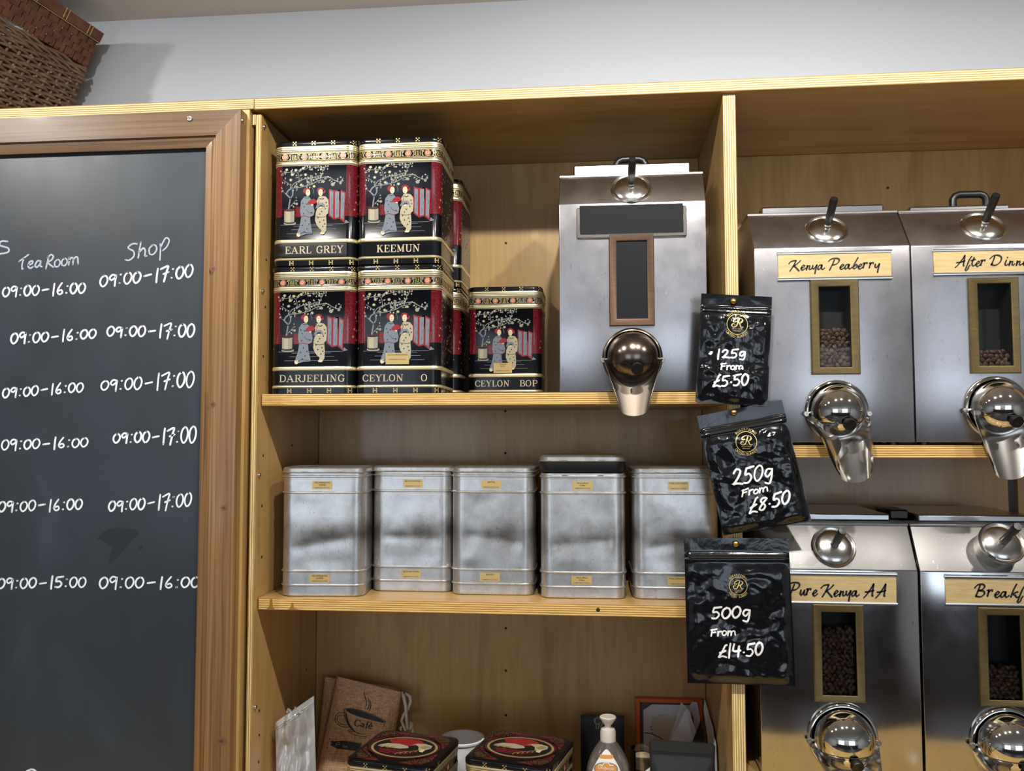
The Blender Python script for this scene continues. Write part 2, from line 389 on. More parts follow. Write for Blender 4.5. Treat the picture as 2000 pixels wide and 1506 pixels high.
def clear(name, tint, gloss=0.08, fac=0.12, diff=None, dfac=0.0, ior=1.5):
    m = bpy.data.materials.new(name); m.use_nodes = True; t = m.node_tree; t.nodes.clear()
    o = t.nodes.new('ShaderNodeOutputMaterial'); tr = t.nodes.new('ShaderNodeBsdfTransparent'); tr.inputs[0].default_value = L3(tint)
    gl = t.nodes.new('ShaderNodeBsdfGlossy'); gl.inputs['Roughness'].default_value = gloss
    fr = t.nodes.new('ShaderNodeFresnel'); fr.inputs[0].default_value = ior
    ad = t.nodes.new('ShaderNodeMath'); ad.operation = 'ADD'; ad.inputs[1].default_value = fac; ad.use_clamp = True; t.links.new(fr.outputs[0], ad.inputs[0])
    mx = t.nodes.new('ShaderNodeMixShader'); t.links.new(ad.outputs[0], mx.inputs[0])
    if diff:
        df = t.nodes.new('ShaderNodeBsdfDiffuse'); df.inputs[0].default_value = L3(diff)
        m2 = t.nodes.new('ShaderNodeMixShader'); m2.inputs[0].default_value = dfac
        t.links.new(tr.outputs[0], m2.inputs[1]); t.links.new(df.outputs[0], m2.inputs[2]); t.links.new(m2.outputs[0], mx.inputs[1])
    else: t.links.new(tr.outputs[0], mx.inputs[1])
    t.links.new(gl.outputs[0], mx.inputs[2]); t.links.new(mx.outputs[0], o.inputs[0]); return m
GLASS = clear('window_glass', (240, 242, 242), 0.02, 0.0, None, 0.0, 1.22)
POLY = clear('clear_polythene', (246, 246, 246), 0.12, 0.10, (226, 228, 230), 0.42)
BOTTLE = clear('clear_bottle_plastic', (232, 228, 222), 0.05, 0.06, (190, 186, 180), 0.18)
TUMBLER = clear('thin_glass', (240, 240, 236), 0.03, 0.03)
def film():
    m = Mat('black_foil_film', (13, 14, 17), 0.2, coat=0.15); a = m.noise((70, 70, 70), 4, 0.6, 'objrand', dist=1.4); b = m.noise((18, 18, 18), 3, 0.5, 'objrand', dist=1.0)
    m.bump(b, 0.2, 0.005); m.bump(a, 0.12, 0.0012); m.rough(a, 0.07, 0.2); return m.m
FILM = film()
MATTEBAG = Mat('matt_black_pouch', (30, 33, 36), 0.42).m
PEN = Mat('white_paint_pen', (240, 240, 238), 0.5).m
LOGO = Mat('gold_logo_print', (214, 188, 118), 0.35, 0.3).m
PIN = Mat('brass_pin', (206, 168, 96), 0.25, 1.0).m
SCREW = Mat('zinc_screw', (190, 186, 176), 0.3, 1.0).m
HOLE = Mat('drilled_hole', (40, 26, 16), 0.8).m
def hess():
    m = Mat('hessian_weave', (150, 116, 84), 0.9)
    a = m.noise((700, 700, 60), 2, 0.6, 'objrand'); b = m.noise((60, 700, 700), 2, 0.6, 'objrand'); f = m.mix(0.5, a, b)
    m.color(m.ramp(f, [(0.38, (164, 127, 94)), (0.5, (204, 163, 124)), (0.62, (222, 186, 148))])); m.bump(f, 0.3, 0.0006); return m.m
HESS = hess()
CORD = Mat('white_cotton_cord', (220, 212, 200), 0.9).m
WHITEP = Mat('white_plastic', (232, 234, 238), 0.35).m
PAPER = Mat('white_paper', (214, 216, 226), 0.8).m
ORANGE = Mat('orange_frame', (216, 96, 40), 0.5).m
GREYC = Mat('grey_card', (84, 82, 80), 0.8).m
PUMP = Mat('translucent_pump_plastic', (206, 199, 190), 0.35).m
SOAPLAB = Mat('soap_label_white', (236, 232, 226), 0.4).m
SOAPOR = Mat('soap_label_orange', (214, 146, 66), 0.4).m
SOAPGR = Mat('soap_label_rim', (130, 128, 118), 0.4).m
JARFILL = Mat('cream_filling', (206, 188, 160), 0.6).m
JARRED = Mat('dark_red_filling', (122, 34, 40), 0.5).m
def willow(name, a, b):
    m = Mat(name, a, 0.55); n = m.noise((40, 40, 40), 3, 0.6); m.color(m.ramp(n, [(0.3, a), (0.7, b)])); return m.m
WILLOW = willow('brown_willow', (104, 80, 60), (146, 116, 90)); SPLINT = willow('brown_splint', (92, 54, 30), (132, 84, 52)); TIE = Mat('pale_cane_tie', (196, 166, 116), 0.6).m

# ---------------------------------------------------------------- pen alphabets (strokes, cap height 1, y up)
HAND = {
 '0': (.60, [[(.30, 1.0), (.10, .80), (.04, .36), (.20, .01), (.42, .18), (.52, .60), (.42, .93), (.26, .99)]]),
 '1': (.34, [[(.16, 1.06), (.12, .5), (.10, -.12)]]),
 '2': (.66, [[(.06, .74), (.22, .98), (.44, .84), (.36, .48), (.12, .06), (.04, .02), (.3, .06), (.6, -.02)]]),
 '4': (.62, [[(.08, 1.0), (.05, .42), (.52, .44)], [(.42, .80), (.38, -.04)]]),
 '5': (.60, [[(.14, .96), (.08, .56), (.30, .60), (.46, .34), (.30, .04), (.04, .06)], [(.14, .96), (.34, .98), (.56, 1.02)]]),
 '6': (.56, [[(.36, 1.08), (.14, .62), (.06, .22), (.22, 0), (.42, .16), (.34, .42), (.10, .30)]]),
 '7': (.60, [[(.02, .88), (.24, .99), (.50, 1.06), (.40, .6), (.26, -.16)], [(.20, .46), (.54, .58)]]),
 '8': (.60, [[(.50, .90), (.26, 1.0), (.12, .78), (.44, .34), (.32, .02), (.08, .14), (.22, .5), (.50, .90)]]),
 '9': (.56, [[(.46, .90), (.22, 1.0), (.05, .76), (.16, .52), (.38, .70), (.47, .95), (.43, .5), (.40, -.05)]]),
 ':': (.40, [[(.20, .80), (.23, .81)], [(.14, .10), (.17, .11)]]),
 '.': (.28, [[(.12, .30), (.15, .31)]]),
 '-': (.86, [[(.16, .46), (.60, .54)]]), ' ': (.34, []),
 '£': (.66, [[(.56, 1.06), (.46, 1.02), (.28, .52), (.06, .02), (.30, .10), (.58, -.02)], [(.12, .40), (.5, .56)]]),
 'F': (.56, [[(.12, .96), (.10, .5), (.06, 0)], [(.02, .88), (.30, .92), (.54, 1.0)], [(.10, .50), (.42, .56)]]),
 'r': (.42, [[(.08, .62), (.10, .3), (.08, 0)], [(.10, .40), (.22, .60), (.40, .60)]]),
 'o': (.50, [[(.24, .62), (.06, .44), (.10, .08), (.30, .02), (.44, .28), (.36, .56), (.20, .62)]]),
 'm': (.82, [[(.06, .60), (.08, .3), (.06, 0)], [(.08, .36), (.22, .60), (.34, .52), (.36, 0)], [(.36, .36), (.52, .60), (.66, .52), (.72, 0)]]),
 'g': (.58, [[(.44, .62), (.20, .66), (.08, .36), (.24, .14), (.46, .50)], [(.46, .64), (.46, .1), (.36, -.32), (.12, -.24)]]),
 'S': (.60, [[(.56, .96), (.30, 1.02), (.10, .80), (.40, .50), (.44, .16), (.22, -.06), (.02, .02)]]),
 'h': (.56, [[(.14, 1.06), (.10, .5), (.08, 0)], [(.10, .36), (.28, .62), (.40, .44), (.42, .04), (.50, .04)]]),
 'p': (.62, [[(.10, .66), (.14, .2), (.16, -.40)], [(.12, .40), (.34, .98), (.54, .82), (.46, .42), (.26, .20)]]),
 'T': (.62, [[(.02, .70), (.30, .92), (.66, 1.22)], [(.34, .90), (.26, .4), (.30, -.06), (.36, 0)]]),
 'e': (.50, [[(.10, .30), (.36, .42), (.34, .64), (.14, .56), (.08, .18), (.24, 0), (.44, .12)]]),
 'a': (.56, [[(.42, .58), (.20, .64), (.06, .26), (.18, .02), (.38, .30), (.42, .58), (.42, .12), (.54, .02)]]),
 'R': (.60, [[(.18, .98), (.14, .5), (.06, -.04)], [(.12, .86), (.34, 1.10), (.52, .92), (.40, .62), (.16, .48), (.34, .24), (.58, 0)]]),
 's': (.50, [[(.40, .66), (.18, .66), (.14, .44), (.42, .28), (.40, .04), (.06, -.06)]]),
}
def write_hand(mb, txt, p0, p1, h0, h1, wd, mapf, mat=0, slant=0.0, seed=1):
    """hand lettering between two baseline points of a surface; y of the surface runs DOWN the page"""
    rnd = random.Random(seed); tot = sum(HAND[c][0] for c in txt) - 0.08; x = 0.0
    for c in txt:
        adv, st = HAND[c]; js, jy = rnd.uniform(.94, 1.06), rnd.uniform(-.04, .04)
        for s_ in st:
            q = []
            for (u, v) in s_:
                t = (x+u)/tot; h = h0+(h1-h0)*t
                q.append((p0[0]+(p1[0]-p0[0])*t + slant*v*h, p0[1]+(p1[1]-p0[1])*t - (v*js+jy)*h))
            stroke(mb, q, wd*rnd.uniform(.9, 1.1), mapf, mat, step=wd*0.6)
        x += adv
SERIF = {
 'A': (.98, [('t', [(.10, 0), (.44, 1)]), ('T', [(.42, 1), (.76, 0)]), ('t', [(.2, .33), (.62, .33)]), ('s', [(0, 0), (.24, 0)]), ('s', [(.58, 0), (.94, 0)])]),
 'B': (.80, [('T', [(.2, 0), (.2, 1)]), ('t', [(.05, 1), (.45, 1)]), ('C', [(.45, 1), (.62, .9), (.62, .64), (.45, .53)]), ('t', [(.2, .53), (.45, .53)]), ('C', [(.45, .53), (.70, .42), (.70, .12), (.45, 0)]), ('t', [(.05, 0), (.45, 0)])]),
 'C': (.86, [('C', [(.72, .80), (.58, .97), (.40, 1), (.20, .86), (.12, .5), (.20, .14), (.42, 0), (.62, .06), (.76, .24)]), ('s', [(.74, .70), (.74, 1)])]),
 'D': (.90, [('T', [(.2, 0), (.2, 1)]), ('t', [(.05, 1), (.42, 1)]), ('C', [(.42, 1), (.68, .86), (.76, .5), (.68, .14), (.42, 0)]), ('t', [(.05, 0), (.42, 0)])]),
 'E': (.80, [('T', [(.2, 0), (.2, 1)]), ('t', [(.05, 1), (.66, 1)]), ('t', [(.05, 0), (.68, 0)]), ('t', [(.2, .52), (.5, .52)]), ('s', [(.66, 1), (.66, .76)]), ('s', [(.69, 0), (.69, .26)]), ('s', [(.5, .4), (.5, .64)])]),
 'G': (.92, [('C', [(.72, .80), (.58, .97), (.40, 1), (.20, .86), (.12, .5), (.20, .14), (.42, 0), (.60, .04), (.72, .16)]), ('s', [(.73, .70), (.73, 1)]), ('T', [(.70, 0.02), (.70, .42)]), ('s', [(.52, .43), (.86, .43)])]),
 'I': (.44, [('T', [(.2, 0), (.2, 1)]), ('s', [(.04, 1), (.36, 1)]), ('s', [(.04, 0), (.36, 0)])]),
 'J': (.54, [('T', [(.32, 1), (.32, .2)]), ('C', [(.32, .2), (.26, .02), (.12, 0), (.06, .12)]), ('s', [(.16, 1), (.48, 1)])]),
 'K': (.92, [('T', [(.2, 0), (.2, 1)]), ('t', [(.24, .42), (.66, 1)]), ('T', [(.40, .60), (.72, 0)]), ('s', [(.04, 1), (.36, 1)]), ('s', [(.04, 0), (.36, 0)]), ('s', [(.52, 1), (.8, 1)]), ('s', [(.56, 0), (.88, 0)])]),
 'L': (.74, [('T', [(.2, 0), (.2, 1)]), ('s', [(.04, 1), (.38, 1)]), ('t', [(.05, 0), (.62, 0)]), ('s', [(.64, 0), (.64, .28)])]),
 'M': (1.08, [('t', [(.18, 0), (.18, 1)]), ('T', [(.2, 1), (.5, .08)]), ('t', [(.5, .06), (.82, 1)]), ('T', [(.82, 0), (.82, 1)]), ('s', [(.04, 0), (.32, 0)]), ('s', [(.04, 1), (.24, 1)]), ('s', [(.66, 0), (.98, 0)]), ('s', [(.80, 1), (.98, 1)])]),
 'N': (.96, [('t', [(.18, 0), (.18, 1)]), ('T', [(.18, 1), (.74, 0)]), ('t', [(.74, 0), (.74, 1)]), ('s', [(.04, 0), (.32, 0)]), ('s', [(.04, 1), (.26, 1)]), ('s', [(.60, 1), (.88, 1)])]),
 'O': (.94, [('C', [(.44, 1), (.20, .88), (.12, .5), (.20, .12), (.44, 0), (.68, .12), (.76, .5), (.68, .88), (.44, 1)])]),
 'P': (.78, [('T', [(.2, 0), (.2, 1)]), ('t', [(.05, 1), (.45, 1)]), ('C', [(.45, 1), (.66, .90), (.66, .56), (.45, .46)]), ('t', [(.2, .46), (.45, .46)]), ('s', [(.04, 0), (.38, 0)])]),
 'R': (.90, [('T', [(.2, 0), (.2, 1)]), ('t', [(.05, 1), (.45, 1)]), ('C', [(.45, 1), (.64, .90), (.64, .62), (.45, .52)]), ('t', [(.2, .52), (.45, .52)]), ('T', [(.42, .52), (.74, .02)]), ('s', [(.04, 0), (.38, 0)]), ('s', [(.70, 0), (.88, 0)])]),
 'U': (.92, [('T', [(.2, 1), (.2, .3)]), ('C', [(.2, .3), (.26, .06), (.46, 0), (.64, .08), (.70, .3)]), ('t', [(.70, .3), (.70, 1)]), ('s', [(.04, 1), (.36, 1)]), ('s', [(.56, 1), (.86, 1)])]),
 'Y': (.88, [('T', [(.14, 1), (.42, .46)]), ('t', [(.42, .46), (.70, 1)]), ('T', [(.42, .48), (.42, 0)]), ('s', [(0, 1), (.28, 1)]), ('s', [(.58, 1), (.84, 1)]), ('s', [(.26, 0), (.58, 0)])]),
 'a': (.60, [('C', [(.08, .48), (.24, .62), (.40, .50), (.40, .06), (.52, .02)]), ('C', [(.40, .38), (.14, .28), (.08, .10), (.22, 0), (.40, .12)])]),
 'f': (.42, [('C', [(.48, .94), (.34, 1.02), (.22, .84), (.22, 0)]), ('t', [(.04, .62), (.40, .62)]), ('s', [(.08, 0), (.36, 0)])]),
 'é': (.58, [('C', [(.10, .34), (.46, .36), (.38, .60), (.22, .62), (.08, .36), (.16, .06), (.34, 0), (.48, .12)]), ('T', [(.22, .78), (.36, .98)])]), ' ': (.55, []),
}
def write_serif(mb, txt, x0, x1, z0, h, mapf, mat=0, thick=.17):
    tot = sum(SERIF[c][0] for c in txt)-.12; sc = (x1-x0)/tot; x = 0.0
    for c in txt:
        adv, st = SERIF[c]
        for k, s_ in st:
            wd = {'T': thick, 't': .07, 's': .07, 'C': thick*.82}[k]*h
            q = [(x0+(x+u)*sc, z0+v*h) for u, v in s_]
            if k == 'C': stroke(mb, q, wd, mapf, mat, step=h*.07, cap=False, nib=0.0)
            else: stroke(mb, q, wd, mapf, mat, step=h*.5, curve=False, cap=False)
        x += adv
# brush script, digitised in units where the x-height is 50 (x right, y down from the baseline at 858)
_S = {
 'K': (555, 692, [[(560, 795), (580, 776), (610, 766), (645, 764)], [(642, 766), (618, 808), (594, 842), (570, 872)], [(694, 764), (656, 796), (612, 820)], [(618, 818), (640, 838), (674, 872)]]),
 'e': (688, 742, [[(692, 845), (720, 835), (735, 820), (722, 812), (702, 828), (694, 850), (710, 865), (742, 845)]]),
 'n': (735, 813, [[(758, 815), (752, 840), (744, 864)], [(748, 845), (770, 822), (786, 820), (776, 852), (788, 860), (806, 846)]]),
 'y': (800, 856, [[(806, 816), (800, 846), (816, 854), (850, 812)], [(852, 812), (836, 862), (826, 904)]]),
 'a': (858, 950, [[(908, 816), (882, 816), (862, 846), (870, 862), (892, 848), (912, 814), (902, 850), (914, 862), (940, 846)]]),
 'P': (990, 1112, [[(1056, 764), (1030, 815), (998, 870)], [(990, 778), (1018, 756), (1065, 748), (1106, 756), (1106, 782), (1076, 808), (1040, 816)]]),
 'b': (1250, 1306, [[(1312, 744), (1276, 800), (1252, 848), (1264, 861), (1286, 850), (1300, 826), (1288, 815), (1268, 836)]]),
 'r': (1362, 1430, [[(1368, 806), (1386, 800), (1374, 828), (1366, 856)], [(1378, 822), (1398, 800), (1414, 800), (1410, 812)]]),
 'A': (0, 126, [[(4, 872), (40, 840), (90, 780), (112, 748)], [(112, 748), (104, 790), (92, 850), (98, 858)], [(20, 822), (60, 818), (110, 806)]]),
 'f': (92, 148, [[(152, 760), (128, 790), (104, 840), (84, 884), (76, 898), (84, 906), (104, 892), (116, 866), (130, 850)]]),
 't': (142, 182, [[(172, 772), (150, 820), (146, 846), (158, 860), (184, 846)], [(136, 806), (184, 792)]]),
 'D': (0, 150, [[(56, 764), (36, 812), (14, 850)], [(4, 788), (40, 760), (90, 754), (126, 778), (110, 826), (60, 856), (14, 850), (30, 838)]]),
 'i': (130, 176, [[(160, 806), (142, 846), (154, 860), (176, 846)], [(170, 778), (174, 780)]]),
 'u': (0, 66, [[(14, 812), (4, 846), (16, 860), (44, 826)], [(52, 812), (42, 848), (52, 860), (68, 846)]]),
 'B': (0, 112, [[(52, 762), (30, 812), (8, 858)], [(0, 786), (30, 758), (74, 752), (94, 768), (74, 796), (38, 808)], [(40, 808), (82, 812), (88, 836), (54, 860), (8, 856)]]),
 'k': (0, 78, [[(62, 746), (30, 800), (4, 860)], [(70, 812), (44, 822), (24, 834), (44, 842), (58, 862), (78, 852)]]),
 's': (0, 46, [[(40, 812), (22, 822), (34, 842), (26, 860), (4, 854)]]), ' ': (0, 34, []),
}
def script_len(txt): return sum(_S[c][1]-_S[c][0] for c in txt)
def write_script(mb, txt, x0, x1, z0, sc_y, mapf, mat=0, wd=17.5):
    """z0 baseline, sc_y metres per unit; letters run x0..x1"""
    sx = (x1-x0)/script_len(txt); x = 0.0
    for c in txt:
        a, b, st = _S[c]
        for s_ in st:
            q = [(x0+(x+u-a)*sx, z0+(858-v)*sc_y) for u, v in s_]
            stroke(mb, q, wd*sc_y, mapf, mat, step=wd*sc_y*.5, nib=0.7)
        x += b-a

# ---------------------------------------------------------------- the room
RX0, RX1, RY0, RY1, RZ = -3.2, 4.0, -4.5, 0.330, ZT+0.320
m = MB(); m.box(RX0, RX1, RY1, RY1+0.12, 0, RZ); struct('wall_back', m, WALL)
m = MB(); m.box(RX0-.12, RX0, RY0, RY1+.12, 0, RZ); struct('wall_left', m, FARW)
m = MB(); m.box(RX1, RX1+.12, RY0, RY1+.12, 0, RZ); struct('wall_right', m, FARW)
m = MB(); m.box(RX0-.12, RX1+.12, RY0-.12, RY1+.12, RZ, RZ+.1); struct('ceiling', m, CEIL)
m = MB(); m.box(RX0-.12, RX1+.12, RY0-.12, RY1+.12, -.1, 0); struct('floor', m, FLOOR)
WINS = [(-2.3, -0.3), (1.0, 3.0)]; WZ0, WZ1 = 0.85, 2.2
m = MB()
m.box(RX0, RX1, RY0-.12, RY0, 0, WZ0, fmat={0: 0, 1: 1, 2: 0}); m.box(RX0, RX1, RY0-.12, RY0, WZ1, RZ)
for a, b in ((RX0, WINS[0][0]), (WINS[0][1], WINS[1][0]), (WINS[1][1], RX1)): m.box(a, b, RY0-.12, RY0, WZ0, WZ1)
struct('wall_front', m, [FARW, DADO])
for k, (a, b) in enumerate(WINS):
    m = MB()
    for x in (a+.03, (a*2+b)/3, (a+2*b)/3, b-.03): m.box(x-.03, x+.03, RY0-.08, RY0-.02, WZ0, WZ1)
    for z in (WZ0+.03, WZ0+.48, WZ0+.92, WZ1-.03): m.box(a, b, RY0-.075, RY0-.025, z-.025, z+.025)
    struct('window_%d' % (k+1), m, WALL)

# ---------------------------------------------------------------- shelving
W, D, T, YP, YS = 0.678677, 0.292129, 0.01725, 0.00825, 0.021576
Z1, Z2, ZR = ZT-0.424188, ZT-0.723281, ZT-0.499843
ZR2 = at(1486, 1505, 0.03).z - 0.004
ZW = ZT - 0.94 - 0.1915 - 0.001             # worktop under the bays
XR = 1.40
unit = thing('shelving_unit', 'birch plywood shelving unit with two bays of tins and steel coffee dispensers', 'shelving', (0, 0, ZW))
def ply(name, x0, x1, y0, y1, z0, z1, face, edge, parent=unit):
    m = MB(); m.box(x0, x1, y0, y1, z0, z1, 0, 0.0006, fmat={1: 1}); return obj(name, m, [face, edge], parent, True)
ply('top_panel', -0.0083, XR+.02, 0, 0.327, ZT, ZT+T, PLY_X, EDGE_T)
sp = ply('side_panel', -0.0088, 0, YP, D, ZW+.0005, ZT-.0045, PLY_Z, EDGE_V)
m = MB(); m.box(-.0142, -.009, YP, YP+.06, ZT-.020, ZT-.0045, 0, 0, fmat={1: 1}); obj('spacer_block', m, [PLY_Z, EDGE_V], unit, True)
ply('divider', W, W+.018, YP, D, ZW+.0005, ZT-.0003, PLY_Z, EDGE_V)
ply('side_panel', XR, XR+.018, YP, D, ZW+.0005, ZT-.0003, PLY_Z, EDGE_V)
ply('shelf', .0015, W-.0015, YS, D-.0005, Z1-T, Z1, PLY_X, EDGE_H)
ply('shelf', .0015, W-.0015, YS, D-.0005, Z2-T, Z2, PLY_X, EDGE_H)
ply('shelf', W+.0195, XR-.0015, YS, D-.0005, ZR-T, ZR, PLY_X, EDGE_H)
ply('shelf', W+.0195, XR-.0015, YS, D-.0005, ZR2-T, ZR2, PLY_X, EDGE_H)
ply('back_panel', 0.0003, W-.0003, D, D+.012, ZW+.0005, ZT-.0003, PLY_Z, PLY_Z)
xa, xb = at(1970, 970, D).x, at(1988, 970, D).x
ply('back_panel', W+.0183, XR-.0003, D, D+.012, ZR-T, ZT-.0003, PLY_Z, PLY_Z)
ply('back_panel', W+.0183, xa, D, D+.012, ZW+.0005, ZR-T-.0005, PLY_Z, PLY_Z)
ply('back_panel', xb, XR-.0003, D, D+.012, ZW+.0005, ZR-T-.0005, PLY_Z, PLY_Z)
def screw(name, p, ax, r, parent, mat, h=.0016, slot=True):
    m = MB(); p = Vector(p); m.lathe([(r, 0), (r, h*.4), (r*.8, h), (r*.3, h*1.15)], p, ax, 16); return obj(name, m, mat, parent, True)
for q in ((515, 248), (511.5, 569), (505, 928), (497, 1381)):
    p = atx(q[0], q[1], 0); screw('screw', (0.0, p.y, p.z), (1, 0, 0), .0032, unit, SCREW, .003)
m = MB()
for q in ((520, 508), (518, 600), (514, 696), (514, 890), (511.5, 988), (511, 1088), (506, 1436), (506, 1388), (505, 1488), (570, 870), (598, 1308)):
    m = MB(); p = atx(q[0], q[1], 0); m.lathe([(.0022, 0), (.0022, .0004)], (0, p.y, p.z), (1, 0, 0), 10); obj('peg_hole', m, HOLE, unit, True)
for q in ((987, 803), (987, 885), (988, 1227), (988, 1310), (988, 1397), (988, 475), (1734, 367)):
    m = MB(); p = at(q[0], q[1], D); m.lathe([(.0022, 0), (.0022, .0004)], (p.x, D, p.z), (0, -1, 0), 10); obj('peg_hole', m, HOLE, unit, True)
p = at(1168, 1191, YS); screw('nail_head', (p.x, YS, p.z), (0, -1, 0), .0028, unit, HOLE, .0008)
# dark stain drips on the front edge of the lower shelf
m = MB(); mp = lambda u, v: at(460+u/10, 1120+v/10, YS-.0003)
m.poly([(672, 505), (715, 505), (718, 570), (730, 640), (770, 712), (545, 712), (610, 690), (655, 650), (668, 590)], mp)
m.poly([(1090, 570), (1130, 575), (1140, 680), (1290, 715), (960, 718), (1050, 690), (1080, 640)], mp)
obj('stain', m, Mat('dark_varnish_drip', (150, 104, 48), .5).m, unit, True)
# worktop under the bays, out of view, deepened and paled to bounce light
m = MB(); m.box(-1.2, XR+.4, -.42, .327, ZW-.04, ZW, 0, .002, fmat={1: 1}); wt = obj('worktop', m, [PALE_PLY, EDGE_H])
tag(wt, 'pale plywood worktop running under the shelving bays', 'worktop')
m = MB(); m.box(-1.18, XR+.38, -.39, .32, 0, ZW-.041, 0, .002); bc = obj('base_cabinet', m, PLY_X)
tag(bc, 'plywood base cabinet carrying the worktop', 'cabinet')
# neighbouring cabinet behind the chalkboard
nc = thing('plywood_cabinet', 'plywood cabinet behind the chalkboard with wicker baskets on top', 'cabinet', (-.5, 0, ZW))
ply('top_panel', -1.15, -.0087, 0, .327, ZT+.0012, ZT+.0012+T*.93, PLY_X, EDGE_T, nc)
ply('side_panel', -.0330, -.0152, .0005, .327, ZW+.0005, ZT+.001, PLY_Z, PALE_PLY, nc)
ply('front_panel', -1.13, -.0332, .004, .018, ZW+.0005, ZT+.001, PLY_X, PLY_X, nc)

# ---------------------------------------------------------------- chalkboard
YB, YF = -.0095, -.0215
cb = thing('chalkboard', 'framed black chalkboard of tea room and shop opening hours in white chalk', 'chalkboard', (-.5, YF, ZW+.25))
xo = at(469, 300, YF).x; zo = at(469, 213, YF).z; xi = at(402.5, 400, YF+.008).x; fw_ = xo-xi
x_l, z_b = -.95, ZW+.05
PR = [(0, 0), (0, YF), (fw_*.69, YF), (fw_*.73, YF+.004), (fw_*.80, YF+.0045), (fw_*.83, YF+.0025), (fw_, YF+.0045), (fw_, -.0002)]
def rail(name, horiz, mat):
    m = MB()
    if horiz == 'top': A = [Vector((xo-d, y, zo-d)) for d, y in PR]; B = [Vector((x_l+d, y, zo-d)) for d, y in PR]
    elif horiz == 'bottom': A = [Vector((xo-d, y, z_b+d)) for d, y in PR]; B = [Vector((x_l+d, y, z_b+d)) for d, y in PR]
    elif horiz == 'right': A = [Vector((xo-d, y, zo-d)) for d, y in PR]; B = [Vector((xo-d, y, z_b+d)) for d, y in PR]
    else: A = [Vector((x_l+d, y, zo-d)) for d, y in PR]; B = [Vector((x_l+d, y, z_b+d)) for d, y in PR]
    m.loft([A, B], 0, False, True, True); return obj(name, m, mat, cb, True)
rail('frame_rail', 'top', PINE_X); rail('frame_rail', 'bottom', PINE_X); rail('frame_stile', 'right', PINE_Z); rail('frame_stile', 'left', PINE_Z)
m = MB(); m.box(x_l+.03, xi+.004, YB, -.0005, z_b+.03, zo-fw_+.004); obj('writing_panel', m, BOARD, cb, True)
p = at(371, 232, YF); screw('screw', (p.x, YF, p.z), (0, -1, 0), .0046, cb, SCREW, .0022)
m = MB(); m.box(p.x-.0035, p.x+.0035, YF-.0027, YF-.0024, p.z-.0005, p.z+.0005); o = obj('screw_slot', m, HOLE, cb, True)
p = atx(473, 236, xo); screw('screw', (xo, p.y, p.z), (1, 0, 0), .0036, cb, SCREW, .003)
# knots in the stile
KNOT = [Mat('knot_brown', (116, 78, 50), .5).m, Mat('knot_dark', (84, 54, 36), .5).m]
for (kx, ky, rx, ry) in ((415, 525, 5, 6), (415, 790, 6, 6), (437, 992, 6, 5), (432, 1448, 11, 8)):
    kn = MB(); ellipse(kn, kx, ky, rx, ry, lambda a, b: at(a, b, YF-.0003)); ellipse(kn, kx, ky, rx*.4, ry*.4, lambda a, b: at(a, b, YF-.0005), 1); obj('knot', kn, KNOT, cb, True)
chm = MB(); bmap = lambda a, b: at(a, b, YB-.0004)
ROWS = [('09:00-16:00', (4, 580), (166, 573), 19, 20), ('09:00-17:00', (194, 560), (376, 541), 22, 24),
        ('09:00-16:00', (20, 672), (187, 661), 20, 18), ('09:00-17:00', (208, 657), (379, 658), 18, 26),
        ('09:00-16:00', (4, 777), (162, 765), 19, 18), ('09:00-17:00', (196, 763), (378, 756), 18, 32),
        ('09:00-16:00', (2, 879), (171, 873), 20, 18), ('09:00-17:00', (220, 865), (382, 865), 17, 32),
        ('09:00-16:00', (-4, 1000), (160, 995), 20, 20), ('09:00-17:00', (211, 999), (373, 989), 19, 28),
        ('09:00-15:00', (-6, 1150), (167, 1147), 20, 20), ('09:00-16:00', (193, 1150), (389, 1148), 23, 20), ('0', (44, 1530), (72, 1530), 27, 27)]
for k, (t, a, b, h0, h1) in enumerate(ROWS):
    chm = MB(); write_hand(chm, t, a, b, h0, h1, 3.5, bmap, 0, .05, k+3); obj('chalk_line', chm, CHALK, cb, True)
for k, (t, a, b, h0, h1, sl) in enumerate((('Tea', (35, 527), (80, 522), 21, 21, .1), ('Room', (88, 524), (153, 515), 24, 22, .08), ('Shop', (244, 507), (328, 493), 30, 30, .1), ('s', (-8, 495), (16, 495), 34, 34, 0))):
    sof = MB(); write_hand(sof, t, a, b, h0, h1, 3.2, bmap, 0, sl, k+2)
    lt = obj('chalk_heading', sof, CHALKS, cb, True); lt['label'] = 'fainter grey chalk heading'
sm = MB(); sp_ = lambda a, b: at(a/2.6+140, b/2.6+380, YB-.0002)
smu = lambda pts: sm.poly(pts, lambda a, b: at(a, b, YB-.0002))
smu([(190, 1052), (205, 1036), (228, 1030), (262, 1034), (272, 1042), (256, 1056), (238, 1078), (222, 1096), (212, 1102), (214, 1086), (222, 1066), (205, 1060)])
smu([(268, 1068), (278, 1064), (278, 1072), (270, 1076)])
obj('smudge', sm, Mat('wiped_patch', (33, 37, 42), .5).m, cb, True)

